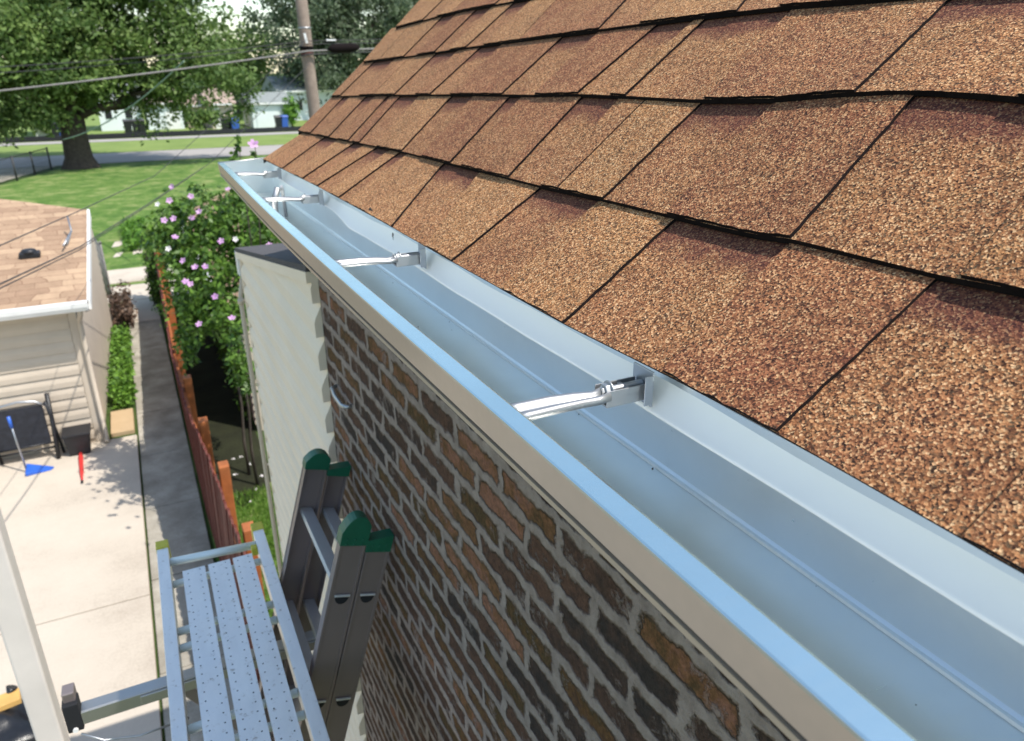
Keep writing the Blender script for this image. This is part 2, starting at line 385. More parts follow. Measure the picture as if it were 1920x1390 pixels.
cutsR = {0: [(2.341, 2.44), (2.127, 2.238), (1.876, 1.93), (1.723, 1.739), (1.537, 1.575), (1.197, 1.325), (.938, .957), (.637, .653), (.343, .345)],
         1: [(2.389, 2.53), (2.159, 2.276), (1.959, 2.072), (1.86, 1.969), (1.543, 1.62), (1.279, 1.336), (1.047, 1.079), (.898, .912), (.785, .794), (.484, .495)],
         2: [(2.544, 2.636), (2.174, 2.279), (1.992, 2.065), (1.732, 1.774), (1.356, 1.387), (1.084, 1.084), (.952, .968), (.558, .579)],
         3: [(2.549, 2.653), (2.311, 2.359), (2.056, 2.106), (1.843, 1.878), (1.555, 1.634), (1.247, 1.32), (.895, .97)]}
endsR = {0: {8: .14, 7: .165, 6: .155, 5: .16, 4: .05, 3: .1}, 1: {8: .125, 9: .19, 6: .12, 5: .05, 7: .0}, 2: {7: .16, 6: .17, 5: .14, 4: .13, 3: .12}}
TH = .0034; TB = .0100
def sp(k, y, v, off):
    """point on course k; v from butt (0) to head (1); off = height above the deck surface"""
    x0, z0 = line(k, y); x1, z1 = line(k + 1, y)
    drop = lerp(0, -.0088, v)
    return (lerp(x0, x1, v) + NX * (off + drop), y, lerp(z0, z1, v) + NZ * (off + drop))
roofm = MB(); cols = []
def qface(pts, mi, col):
    roofm.face(pts, mi); cols.append(col)
VS = [0, .25, .5, .75, 1.06]; NV = 14
rr = random.Random(11)
for k in range(NC):
    yr = rake(k); cuts = list(cutsR.get(k, []))
    nr = len(cuts)
    y = cuts[-1][0] if cuts else yr
    while y > -1.6:
        y -= rr.uniform(.16, .36); cuts.append((y, y + .018 * y * abs(y)))
    # base layer with its recessed tint
    tb = rr.uniform(.1, .6); n = 90
    for j in range(n):
        ya = lerp(yr, -1.6, j / n); yb = lerp(yr, -1.6, (j + 1) / n)
        for q in range(len(VS) - 1):
            a, b = VS[q], VS[q + 1]
            sk = lambda yy, v: yy + .018 * max(0, yy) ** 2 * v
            qface([sp(k, sk(ya, a), a, -TH), sp(k, sk(yb, a), a, -TH), sp(k, sk(yb, b), b, -TH), sp(k, sk(ya, b), b, -TH)], 0, [(tb, a, 1), (tb, a, 1), (tb, b, 1), (tb, b, 1)])
        qface([sp(k, ya, 0, -TH), sp(k, yb, 0, -TH), sp(k, yb, .0, -(TB if k else .0058)), sp(k, ya, .0, -(TB if k else .0058))], 1, [(0, 0, 0)] * 4)
    # raised tabs between a recess end (far) and the next cut (near)
    far = (yr, yr + .018 * yr * yr)
    for ci, cut in enumerate(cuts):
        tint = rr.choice([.02, .1, .2, .35, .55, .75])
        n = max(2, int((far[0] - cut[0]) / .012))
        jit = [rr.uniform(-.0010, .0010) for _ in range(n + 1)]
        cj = [rr.uniform(-.0007, .0007) for _ in range(NV + 1)]
        tv = [i / NV for i in range(NV)] + [1.06]
        def P(t, v, off, j=0, vi=0):
            yf = lerp(far[0], far[1], min(v, 1)); yc = lerp(cut[0], cut[1], min(v, 1)) + cj[vi]
            yy = lerp(yf, yc, t); p = sp(k, yy, v, off)
            return (p[0] + (jit[j] if v == 0 else 0), p[1], p[2] + (jit[j] * .7 if v == 0 else 0))
        lift = .0007 * rr.random()
        for j in range(n):
            t0, t1 = j / n, (j + 1) / n
            for q in range(NV):
                a, b = tv[q], tv[q + 1]
                qface([P(t0, a, lerp(lift, 0, a), j, q), P(t1, a, lerp(lift, 0, a), j + 1, q), P(t1, b, lerp(lift, 0, b), j + 1, q + 1), P(t0, b, lerp(lift, 0, b), j, q + 1)], 0, [(tint, a, 0), (tint, a, 0), (tint, b, 0), (tint, b, 0)])
            qface([P(t0, 0, lift, j), P(t1, 0, lift, j + 1), P(t1, 0, -TH, j + 1), P(t0, 0, -TH, j)], 1, [(0, 0, 0)] * 4)
        for q in range(NV):
            a, b = tv[q], tv[q + 1]
            la, lb = lerp(lift, 0, a), lerp(lift, 0, b)
            qface([P(1, a, la, n, q), P(1, b, lb, n, q + 1), P(1, b, -TH, n, q + 1), P(1, a, -TH, n, q)], 1, [(0, 0, 0)] * 4)
            qface([P(0, a, la, 0, q), P(0, b, lb, 0, q + 1), P(0, b, -TH, 0, q + 1), P(0, a, -TH, 0, q)], 1, [(0, 0, 0)] * 4)
        nxt = cuts[ci + 1][0] if ci + 1 < len(cuts) else cut[0] - .3
        w = endsR.get(k, {}).get(ci)
        if w is None: w = rr.choice([.006, .45, .5, .6, .35]) * (cut[0] - nxt)
        w = min(w, .7 * (cut[0] - nxt)); w = max(w, .003)
        far = (cut[0] - w, cut[1] - w)
# the deck and the other slope
yb_, yf_ = -1.6, 2.38
xr, zr = line(NC, 1.0)
dk = [(.401, -.251), (.47, -.247), (xr, zr - .13)]
for (ax, az), (bx, bz) in zip(dk, dk[1:]):
    qface([(ax, yf_, az), (bx, yf_, bz), (bx, yb_, bz), (ax, yb_, az)], 1, [(0, 0, 0)] * 4)
for ya, yb in ((2.83, yb_),):
    qface([(xr, ya, zr), (xr, yb, zr), (xr * 2 - .37, yb, -.24), (xr * 2 - .37, ya, -.24)], 0, [(.3, .2, 0)] * 4)
# rake edge: dark verge closing the sheets at the gable
for k in range(NC):
    for q in range(4):
        a, b = q / 4, (q + 1) / 4; y = rake(k); yy = lambda v: y + .018 * y * y * v
        p, s_ = sp(k, yy(a), a, 0), sp(k, yy(b), b, 0)
        qface([p, s_, (s_[0], s_[1], s_[2] - (.05 if k else .014)), (p[0], p[1], p[2] - (.05 if k else .014))], 1, [(0, 0, 0)] * 4)
roof = roofm.build('roof', [MS['shingle'], MS['asphalt_edge']], house, recalc=False)
ca = roof.data.color_attributes.new('sh', 'FLOAT_COLOR', 'CORNER')
flat = []
for cc in cols:
    for c in cc: flat += [c[0], c[1], c[2], 1.0]
ca.data.foreach_set('color', flat)
# ---- walls
m = MB()
m.box(.43, .55, -1.6, 2.09, G, -.30)
m.box(.551, 5.0, 1.97, 2.09, G, -.30)
m.face([(.45, 2.088, -.3), (5.0, 2.088, -.3), (xr, 2.088, zr - .04)])
m.build('brick_wall', MS['brick'], house, recalc=False)
m = MB(); m.box(.412, .44, -1.6, 2.40, -.36, -.256); m.build('fascia_board', MS['trim'], house)
m = MB(); m.box(.442, 5, 2.095, 2.38, -.335, -.318); m.build('soffit', MS['trim'], house)
m = MB(); m.tube([(.43, 1.985, -.83), (.414, 1.98, -.832), (.410, 1.93, -.836), (.410, 1.86, -.836), (.416, 1.83, -.83), (.431, 1.83, -.83)], .006, 8); m.build('wall_bracket', MS['steel'], house)
# ---- gutter
gut = empty('gutter', (0, 0, 0), None, None); gut.parent = house; gut.location = (-.25, -1.0 + .5, 5.2 - .3)
prof = [(.409, -.252), (.409, -.350), (.4065, -.3525), (.4035, -.3525), (.4025, -.3545), (.32, -.3545), (.297, -.354), (.284, -.350), (.272, -.340), (.260, -.322), (.248, -.306), (.2385, -.2985), (.2342, -.2945), (.2345, -.2912), (.2410, -.2895), (.2355, -.2872), (.2340, -.2858), (.2315, -.2595), (.2320, -.2583), (.2332, -.2578), (.2490, -.2578), (.2505, -.2584), (.2512, -.2598), (.2510, -.267)]
YE = 2.50
def gx(x, y):
    t = max(0, min(1, (y - 1.35) / 1.15)); t = t * t * (3 - 2 * t)
    return x + .021 * t * (1 - (x - .2315) / (.409 - .2315)) + .0012 * math.sin(y * 5.1) * (1 if x < .26 else 0)
gys = [lerp(-1.6, YE, i / 80) for i in range(81)]
m = MB(); base = 0
for y in gys: m.v += [(gx(x, y), y, z + .0008 * math.sin(3 * y + x * 20)) for x, z in prof]
NP = len(prof)
for i in range(80):
    for j in range(NP - 1):
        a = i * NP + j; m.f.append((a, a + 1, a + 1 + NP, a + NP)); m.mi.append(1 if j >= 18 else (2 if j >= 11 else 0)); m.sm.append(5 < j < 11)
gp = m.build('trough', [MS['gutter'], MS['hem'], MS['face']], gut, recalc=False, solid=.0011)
# end cap
m = MB(); m.face([(gx(x, YE - .002), YE - .002, z) for x, z in prof[:20]] + [(gx(.2325, YE), YE - .002, -.2593)][:0]); m.build('end_cap', MS['gutter'], gut, recalc=False, solid=.0015)
m = MB(); pts = [(gx(.232, YE), YE, -.258), (.32, YE, -.256), (.409, YE, -.25)]
m.tube(pts, .0028, 8); m.build('end_cap_rim', MS['bright'], gut)
# apron flashing with a wavy lower hem
ap = [(-1.6, -.3055), (.45, -.3035), (.55, -.3030), (.75, -.3065), (.955, -.3085), (1.10, -.3060), (1.18, -.3060), (1.275, -.3090), (1.41, -.3120), (1.50, -.3155), (1.53, -.3150), (1.60, -.3050), (1.68, -.2985), (1.78, -.2960), (2.0, -.3004), (2.2, -.303), (2.42, -.3054)]
m = MB(); NA = 200
aps = [(.385, -.2455, 0), (.402, -.2440, 0), (.4145, -.2440, 0), (.4175, -.2470, 0), (0, 0, .25), (0, 0, .5), (0, 0, .75), (0, 0, .95), (-.0006, 0, 1.0), (.0016, 0, 1.015), (.004, 0, .99)]
for i in range(NA + 1):
    y = lerp(-1.6, 2.42, i / NA); zb = table(ap, y); wob = .0008 * math.sin(y * 9) + .0006 * math.sin(y * 23)
    for x, z, f in aps:
        if f == 0: m.v.append((x, y, z)); continue
        ze_ = -.5687 / (.406 / -zb + .61); zz = lerp(-.247, ze_, f)
        m.v.append((.5687 + .61 * zz + .0035 * math.sin(f * 3.1) + x + wob, y, zz))
for i in range(NA):
    for j in range(len(aps) - 1):
        a = i * len(aps) + j; m.f.append((a, a + 1, a + 1 + len(aps), a + len(aps))); m.mi.append(0); m.sm.append(True)
m.build('apron_flashing', MS['apron'], gut, recalc=False)
# hidden hangers
def hanger(y, far=False):
    dx = gx(.25, y) - .25
    yb = y + .012
    root = empty('gutter_hanger', (0, 0, 0), None, None); root.parent = gut; root.location = (0, 0, 0)
    b = MB()                                         # channel shaped strap
    xs = [(.2515, -.2615, .0125), (.262, -.2625, .0125), (.29, -.2635, .012), (.315, -.2655, .0105), (.334, -.2680, .0085), (.346, -.2665, .0095)]
    N = len(xs)
    for x, z, hw in xs:
        t = (x - .25) / .15; yc = lerp(y, yb, t); x = x + dx * (1 - t)
        b.v += [(x, yc - hw, z - .0045), (x, yc - hw, z), (x, yc - hw + .0028, z + .0022), (x, yc - hw + .0056, z), (x, yc - hw + .0066, z - .0032), (x, yc + hw - .0066, z - .0032), (x, yc + hw - .0056, z), (x, yc + hw - .0028, z + .0022), (x, yc + hw, z), (x, yc + hw, z - .0045)]
    for i in range(N - 1):
        for j in range(9):
            a = i * 10 + j; b.f.append((a, a + 1, a + 11, a + 10)); b.mi.append(0); b.sm.append(True)
    b.build('strap', MS['bright'], root, solid=.0012)
    s1 = MB(); s1.box(.344, .3875, yb - .0095, yb + .0095, -.2795, -.2775); s1.box(.344, .3875, yb - .0105, yb - .0092, -.2795, -.2640); s1.box(.344, .3875, yb + .0092, yb + .0105, -.2795, -.2640)
    s1.box(.351, .3555, yb - .0085, yb + .0085, -.2765, -.2655); s1.box(.366, .3705, yb - .0085, yb + .0085, -.2765, -.2655)
    s1.tube([(.352, yb, -.2672), (.388, yb, -.2672)], .0036, 10); s1.tube([(.3465, yb, -.2672), (.352, yb, -.2672)], .0070, 6, smooth=False); s1.tube([(.3515, yb, -.2672), (.3528, yb, -.2672)], .0090, 16)
    s1.tube([(.3440, yb, -.2672), (.3466, yb, -.2672)], .0042, 6, smooth=False)
    s1.build('screw_barrel', MS['bright'], root, bevel=.0004)
    s2 = MB(); s2.box(.3885, .3905, yb - .0150, yb + .0150, -.2860, -.2520); s2.box(.380, .3885, yb - .0165, yb - .0152, -.2830, -.2545)
    s2.build('back_plate', MS['steel'], root, bevel=.0006)
for hy in (.505, 1.085, 1.745, 2.24, -.08): hanger(hy)
# drop outlet bracket near the far end
o2 = MB(); o2.tube([(.318, 1.98, -.352), (.322, 1.985, -.3), (.333, 1.985, -.272)], .008, 10); o2.tube([(.352, 2.02, -.352), (.350, 2.02, -.3), (.345, 2.0, -.272)], .0045, 8)
o2.build('outlet_strainer', MS['bright'], gut)

# small debris: dry leaf scraps by the eave and on the flashing, shingle grit in the trough
rdb = random.Random(9)
for (yy, x_, z_, sz, lab) in ((1.335, .384, -.2335, .006, 'dark dry scrap stuck at the shingle edge'), (1.25, .392, -.2315, .004, 'tiny dark scrap just beside the larger one at the shingle edge'), (1.27, .4005, -.266, .0032, 'small brown dry leaf hanging on the pale flashing')):
    m = MB()
    for q in range(5):
        c = Vector((x_ + rdb.gauss(0, sz * .2) - .002, yy + rdb.gauss(0, sz), z_ + rdb.gauss(0, sz * .4))); m.tube([tuple(c), tuple(c + Vector((-.001, rdb.gauss(0, sz), -abs(rdb.gauss(0, sz)))))], [sz * .3, sz * .12], 6)
    label(m.build('dry_leaf', MS['bark']), lab, 'leaf litter')
m = MB()
for q in range(24):
    y = rdb.uniform(.1, 2.45); x = gx(rdb.uniform(.30, .398) if rdb.random() < .5 else rdb.gauss(.392, .006), y); x = min(x, .400); r_ = rdb.uniform(.0004, .0008)
    m.hexa([(x - r_, y - r_, -.3541), (x + r_, y - r_, -.3541), (x + r_ * .8, y + r_, -.3541), (x - r_, y + r_ * .7, -.3541), (x - r_ * .6, y - r_ * .6, -.3541 + r_ * 1.4), (x + r_ * .5, y - r_ * .6, -.3541 + r_ * 1.2), (x + r_ * .5, y + r_ * .6, -.3541 + r_ * 1.3), (x - r_ * .6, y + r_ * .4, -.3541 + r_ * 1.5)])
o = m.build('shingle_grit', MS['bark']); label(o, 'loose shingle grit scattered on the gutter floor', 'grit', kind='stuff')

# ================================================================== REAR PORCH (white siding)
porch = empty('rear_porch', (1.5, 2.9, G), 'cream lap sided rear porch under a dark low roof, joined to the brick wall', 'porch')
def lap_wall(mb, axis, fixed, a, b, z0, z1, h, out, top=None):
    """lapped boards; axis 'x': wall lies in plane x=fixed, runs a..b along y; out = outward sign"""
    LP = .024 if axis == 'y' else .028; z = z0
    def P(t, d, zz): return (fixed + out * d, t, zz) if axis == 'x' else (t, fixed + out * d, zz)
    def clip(poly):
        if not top: return poly
        res = []
        for i in range(len(poly)):
            p, q = poly[i], poly[(i + 1) % len(poly)]; dp, dq = top(p[0]) - p[1], top(q[0]) - q[1]
            if dp >= 0: res.append(p)
            if (dp >= 0) != (dq >= 0): u = dp / (dp - dq); res.append((lerp(p[0], q[0], u), lerp(p[1], q[1], u)))
        return res
    while z < z1 - 1e-4:
        prof_ = [(0, 0), (0, LP), (.42, LP + .001), (.55, LP - .003), (1.0, .001)]
        for (f0, d0), (f1, d1) in zip(prof_[1:], prof_[2:]):
            za, zb = z + h * f0, min(z + h * f1, z1 if not top else 99)
            if zb <= za: continue
            pl = clip([(a, za), (b, za), (b, zb), (a, zb)])
            if len(pl) > 2: mb.face([P(t, lerp(d0, d1, (zz - (z + h * f0)) / (h * (f1 - f0))), zz) for t, zz in pl])
        pl = clip([(a, z), (b, z), (b, z + 1e-4), (a, z + 1e-4)])
        if len(pl) > 2:
            ts = [p[0] for p in pl]; mb.face([P(min(ts), 0, z), P(max(ts), 0, z), P(max(ts), LP, z), P(min(ts), LP, z)])
        for e in (a, b):
            zt = min(z + h, top(e)) if top else z + h
            if zt > z + .002:
                q = [(d, z + h * f) for f, d in prof_[1:] if z + h * f < zt]
                dl = .001 if zt > z + h - 1e-5 else q[-1][0]
                mb.face([P(e, 0, z)] + [P(e, d, zz) for d, zz in q] + [P(e, dl, zt), P(e, 0, zt)])
        z += h
ptop = lambda y: lerp(-.531, -.80, (y - 2.09) / 1.62)
m = MB(); lap_wall(m, 'x', .436, 2.091, 3.70, G + .2, -.5, .102, -1, ptop)
m.face([(.435, 2.091, G), (.435, 3.7, G), (.435, 3.7, -.80), (.435, 2.091, -.532)]); m.face([(.43, 3.7, G), (3.4, 3.7, G), (3.4, 3.7, -.80), (.43, 3.7, -.80)])
m.build('siding_wall', MS['siding_shade'], porch, recalc=False)
m = MB()
def slopebar(mb, x0, x1, ya, yb, dz0, dz1):
    mb.hexa([(x0, ya, ptop(ya) + dz0), (x1, ya, ptop(ya) + dz0), (x1, yb, ptop(yb) + dz0), (x0, yb, ptop(yb) + dz0), (x0, ya, ptop(ya) + dz1), (x1, ya, ptop(ya) + dz1), (x1, yb, ptop(yb) + dz1), (x0, yb, ptop(yb) + dz1)])
slopebar(m, .40, 3.5, 2.093, 3.78, .012, .028); m.build('porch_roof', MS['darkroof'], porch)
m = MB(); slopebar(m, .398, .428, 2.093, 3.74, -.022, .010); m.build('rake_trim', MS['siding_shade'], porch)
m = MB(); m.box(.4, .50, 3.742, 3.80, -.915, -.80); m.build('gutter_end', MS['trim'], porch, bevel=.004)
m = MB(); m.box(.408, .45, 3.705, 3.725, G, -.81); m.build('corner_trim', MS['siding_shade'], porch)
m = MB(); m.tube([(.43, 3.8, -.90), (.415, 3.79, -.95), (.395, 3.77, -1.02), (.393, 3.76, -1.1), (.393, 3.76, G + .1)], .011, 8); m.tube([(.393, 3.76, -1.03), (.393, 3.76, -1.055)], .016, 8); m.build('downspout', MS['siding'], porch)

# ================================================================== LADDER
lad = empty('extension_ladder', (-.55, 1.7, G), 'dark aluminium extension ladder with green end caps leaning on the brick wall', 'ladder')
ldir = Vector((.0874, 0, .2937)).normalized(); lper = Vector((ldir.z, 0, -ldir.x))          # lper points to the wall
Lo = Vector((.3205, 0, -1.19))
def lp(s, d, y): p = Lo + ldir * s + lper * d; return Vector((p.x, y, p.z))
def rail(y, sgn, d0, d1, stop, dirt=0):
    """C-channel rail standing on plane y, flanges towards -sgn"""
    b = MB(); lo = -4.1; w = .0025; fl = .026
    def hx(da, db, ya, yb): b.hexa([lp(lo, da, ya), lp(lo, db, ya), lp(lo, db, yb), lp(lo, da, yb), lp(stop, da, ya), lp(stop, db, ya), lp(stop, db, yb), lp(stop, da, yb)])
    hx(d0, d1, y, y + w * sgn * -1)
    hx(d0, d0 + w, y - w * sgn, y - fl * sgn); hx(d1 - w, d1, y - w * sgn, y - fl * sgn)
    hx(d0 - .0015, d0 + .005, y + .0005 * sgn, y + .0035 * sgn); hx(d1 - .005, d1 + .0015, y + .0005 * sgn, y + .0035 * sgn)
    o = b.build('side_rail', MS['ladder'], lad, bevel=.0006)
    return o
yn, yfar = 1.52, 1.93
S1, S2 = .168, .150
for (y, sg) in ((yn, -1), (yfar, 1)):
    rail(y, sg, -.064, -.003, S1); rail(y + .004 * -sg * 0, sg, .003, .060, S2)
def cap(y, sg, d0, d1, s, big):
    b = MB(); pr = []
    n = 10; w = d1 - d0
    for i in range(n + 1):
        t = i / n; x = lerp(d0 - .003, d1 + .003, t)
        hgt = ((.050 if sg < 0 else .036) * (1 - abs((t - .56) / .60) ** 2.4) if big else .004 + .016 * t)
        if big: hgt = max(.006, hgt)
        pr.append((x, s + hgt))
    lo_ = .026 if sg < 0 else .014
    poly = [(d0 - .003, s - lo_)] + [(d0 - .003, s)] + pr + [(d1 + .003, s)] + [(d1 + .003, s - lo_)]
    ya, yb = y + .006 * sg, y - .03 * sg
    P = [lp(q, x, ya) for x, q in poly]; Q = [lp(q, x, yb) for x, q in poly]
    i0 = len(b.v); b.v += [tuple(p) for p in P] + [tuple(p) for p in Q]; N = len(poly)
    b.f.append(tuple(range(N))); b.f.append(tuple(reversed(range(N, 2 * N)))); b.mi += [0, 0]; b.sm += [False, False]
    for j in range(N): k2 = (j + 1) % N; b.f.append((j, j + N, k2 + N, k2)); b.mi.append(0); b.sm.append(False)
    for a in range(3):
        for c in range(2):
            d = lerp(d0 + .012, d1 - .012, a / 2); b.tube([lp(s - .008 - .014 * c, d, ya), lp(s - .008 - .014 * c, d, ya + .0025 * sg)], .003, 8)
    b.build('end_cap', MS['green_cap'], lad, bevel=.0016)
for y, sg in ((yn, -1), (yfar, 1)): cap(y, sg, -.064, -.002, S1, True); cap(y, sg, .002, .060, S2, False)
for k in range(-13, 1):
    s = k * .306
    for d in (-.033, .031):
        if d > 0 and k == 0 and False: continue
        b = MB(); pol = [(-.017, .012), (.017, .012), (.014, -.006), (.006, -.014), (-.006, -.014), (-.014, -.006)]
        P = [lp(s + q + .012, d + x, yn + .003) for x, q in pol]; Q = [lp(s + q + .012, d + x, yfar - .003) for x, q in pol]
        b.v += [tuple(p) for p in P + Q]; b.f.append(tuple(range(6))); b.f.append(tuple(range(11, 5, -1))); b.mi += [0, 0]; b.sm += [False] * 2
        for j in range(6): k2 = (j + 1) % 6; b.f.append((j, j + 6, k2 + 6, k2)); b.mi.append(0); b.sm.append(False)
        rg = b.build('rung', MS['rung'], lad, bevel=.001)
        if k >= -4:
            for y, sg in ((yn, -1),):
                c = MB(); N = 12
                pts = [lp(s + .002 - .020 * math.sin(math.pi * i / N), d - .017 * math.cos(math.pi * i / N), y + .0022 * sg) for i in range(N + 1)]
                pt2 = [p + Vector((0, .0012 * sg, 0)) for p in pts]
                c.v += [tuple(p) for p in pts + pt2]; c.f.append(tuple(range(N + 1))); c.f.append(tuple(range(2 * N + 1, N, -1))); c.mi += [0, 0]; c.sm += [False] * 2
                for i in range(N + 1): k2 = (i + 1) % (N + 1); c.f.append((i, i + N + 1, k2 + N + 1, k2)); c.mi.append(0); c.sm.append(False)
                c.build('rung_hole', MS['hole'], rg)
                c = MB(); c.bar(lp(s + .006, d - .019, y + .004 * sg), lp(s + .006, d + .019, y + .004 * sg), .005, .0055); c.build('rung_lip', MS['rung'], rg, bevel=.001)

# ================================================================== LADDER JACK AND WORK PLATFORM
jack = empty('ladder_jack', (.1, 1.80, -1.52), 'aluminium ladder jack arm with upright end stop, under the plank', 'ladder jack')
m = MB(); m.box(-.335, .26, 1.775, 1.779, -1.53, -1.492); m.box(-.335, .26, 1.779, 1.815, -1.4955, -1.4915); m.box(-.335, .26, 1.779, 1.815, -1.53, -1.526); m.box(-.20, .26, 1.769, 1.7745, -1.525, -1.4965)
m.build('arm', MS['bright'], jack, bevel=.0012)
m = MB(); m.box(-.372, -.336, 1.775, 1.82, -1.545, -1.46); m.build('end_stop', MS['hole'], jack, bevel=.003)
m = MB(); m.box(-.368, -.340, 1.79, 1.83, -1.47, -1.435); m.build('stop_hook', MS['ladder'], jack, bevel=.003)
m = MB(); m.tube([(-.354, 1.773, -1.535), (-.354, 1.7675, -1.535)], .0065, 10); m.build('pin', MS['trim'], jack)
m = MB(); m.bar((-.10, 1.80, -1.53), (.16, 1.80, -1.95), .03, .02, (0, 1, 0)); m.build('brace', MS['ladder'], jack, bevel=.001)
m = MB(); m.tube([(-.345, 1.77, -1.55), (-.30, 1.76, -1.585), (-.22, 1.75, -1.60), (-.1, 1.76, -1.605)], .0028, 6); m.build('strap_cord', MS['steel'], jack)

plank = empty('work_platform', (.03, 1.4, -1.36), 'narrow aluminium work platform with three perforated boards beside the ladder', 'platform')
yP0, yP1 = .35, 2.235
tw = lambda y: .010 * (y - 1.8)                    # the plank runs a little askew
def skew(o):
    for v in o.data.vertices: v.co.x += .012 * (v.co.y + 1.4 - 1.8)
    return o
def zed(b, x0, x1, y0, y1, z0, z1): b.box(x0, x1, y0, y1, z0, z1)
for x0, x1, ye in ((-.119, -.087, 2.235), (.158, .190, 2.205)):
    b = MB(); b.box(x0, x1, yP0, ye, -1.352, -1.346); b.box(x0, x0 + .004, yP0, ye, -1.40, -1.3525); b.box(x1 - .004, x1, yP0, ye, -1.40, -1.3525)
    b.box(x0, x1, yP0, ye, -1.406, -1.4005)
    skew(b.build('side_rail', MS['plank'], plank, bevel=.0012))
    b = MB(); b.box(x0 - .002, x1 + .002, ye - .03, ye + .014, -1.410, -1.3425); skew(b.build('rail_cap', MS['yellow_cap'], plank, bevel=.003))
# three perforated boards
def perforated(x0, x1, y0, y1, z, seed):
    r_ = random.Random(seed); b = MB(); pitch = .031; rad = .0021
    n = int((y1 - y0) / pitch); w = (x1 - x0) / 2
    for i in range(n):
        ya = y0 + i * pitch; yb = ya + pitch
        for c in range(2):
            xa = x0 + c * w; xb = xa + w
            off = .25 * pitch if c else -.2 * pitch
            cx, cy = (xa + xb) / 2 + (.002 if c else -.002), (ya + yb) / 2 + off * .6
            K = 8; ring = [(cx + rad * math.cos(2 * math.pi * (k + .5) / K), cy + rad * math.sin(2 * math.pi * (k + .5) / K)) for k in range(K)]
            sq = [(xb, (cy + yb) / 2), (cx + .004, yb), (cx - .004, yb), (xa, (cy + yb) / 2), (xa, (cy + ya) / 2), (cx - .004, ya), (cx + .004, ya), (xb, (cy + ya) / 2)]
            corner = {0: (xb, yb), 2: (xa, yb), 4: (xa, ya), 6: (xb, ya)}
            for k in range(K):
                k2 = (k + 1) % K; poly = [ring[k], sq[k]] + ([corner[k]] if k in corner else []) + [sq[k2], ring[k2]]
                b.face([(p[0], p[1], z) for p in poly])
            # crimped hole wall
            for k in range(K):
                k2 = (k + 1) % K; b.face([(ring[k][0], ring[k][1], z), (ring[k2][0], ring[k2][1], z), (cx, cy, z - .006)], 1)
    ye = y0 + n * pitch
    b.box(x0, x1, y0, ye, z - .012, z - .0105)
    b.box(x0 - .0015, x0, y0, ye, z - .02, z); b.box(x1, x1 + .0015, y0, ye, z - .02, z)
    return b
for i, (x0, x1) in enumerate(((-.0545, .0035), (.0155, .0735), (.0845, .1365))):
    skew(perforated(x0, x1, .35, 2.075, -1.345, i).build('perforated_board', [MS['plank'], MS['hole']], plank, recalc=False))
for y in (2.05, 1.83, 1.76, 1.475, 1.40, 1.1, 1.02, .75, .5):
    b = MB(); b.tube([(-.086, y, -1.378), (.157, y, -1.378)], .011, 12); skew(b.build('cross_rung', MS['tube'], plank))
b = MB(); b.tube([(-.086, 2.145, -1.362), (.157, 2.120, -1.362)], .0125, 12); skew(b.build('end_bar', MS['tube'], plank))
b = MB(); b.box(.140, .1575, 2.075, 2.10, -1.37, -1.345); skew(b.build('yellow_clip', MS['yellow_cap'], plank, bevel=.002))

# ================================================================== WHITE POST
post = empty('porch_post', (-.5, 2.23, G), 'tall square white painted post at the left edge of the yard', 'post')
m = MB(); m.box(-.545, -.475, 2.19, 2.27, G, -.55); m.build('shaft', MS['post'], post, bevel=.006)
m = MB(); m.box(-.565, -.455, 2.17, 2.29, G, G + .2); m.build('base', MS['post'], post, bevel=.01)
m = MB(); m.box(-.56, -.46, 2.175, 2.285, -.549, -.5); m.build('cap', MS['post'], post, bevel=.008)

# ================================================================== FENCE
fence = empty('wooden_fence', (.2, 12, G), 'long red and orange stained wooden fence along the grey path', 'fence')
fx = [(5.2, .34), (5.7, .325), (6.7, .285), (7.7, .245), (9.1, .15), (11.2, .125), (12.8, .16), (16.8, .24), (20, .27)]
m = MB(); rf = random.Random(5); y = 5.35
i = 0
while y < 19.6:
    w = .135; xt = table(fx, y + w / 2) + rf.uniform(-.006, .006); xb = lerp(xt, .175, .72); t = .02
    zt = -3.70 + rf.uniform(-.012, .012); x2 = xt + (table(fx, y + w) - table(fx, y)) 
    P = [(xb, y, G + .03), (xb + t, y, G + .03), (xb + t, y + w, G + .03), (xb, y + w, G + .03)]
    ang = .03
    for e, yy in ((0, y), (1, y + w)): pass
    m.hexa(P + [(xt, y, zt - ang), (xt + t, y, zt - ang), (xt + t, y + w, zt - ang), (xt, y + w, zt - ang)])
    m.hexa([(xt, y, zt - ang), (xt + t, y, zt - ang), (xt + t, y + w, zt - ang), (xt, y + w, zt - ang), (xt, y + .04, zt), (xt + t, y + .04, zt), (xt + t, y + w - .04, zt), (xt, y + w - .04, zt)])
    y += w + .012; i += 1
m.build('picket_panel', MS['fence_red'], fence)
for z in (G + .35, -4.4, -3.9):
    m = MB(); ysx = [5.35, 7.3, 9.1, 11.2, 13, 16.8, 19.6]
    for a, b in zip(ysx, ysx[1:]): m.bar((table(fx, a) * .8 + .075, a, z), (table(fx, b) * .8 + .075, b, z), .035, .08)
    m.build('rail', MS['fence_orange'], fence)
for yq in (6.05, 7.33, 8.54, 10.02, 11.6, 13.56, 15.4, 17.2, 19.0):
    x = table(fx, yq) + .06; w = .15
    m = MB(); m.hexa([(x - .02, yq - w / 2, G), (x + .075, yq - w / 2, G), (x + .075, yq + w / 2, G), (x - .02, yq + w / 2, G), (x, yq - w / 2, -3.68), (x + .10, yq - w / 2, -3.68), (x + .10, yq + w / 2, -3.68), (x, yq + w / 2, -3.68)])
    m.build('fence_post', MS['fence_orange'], fence, bevel=.008)
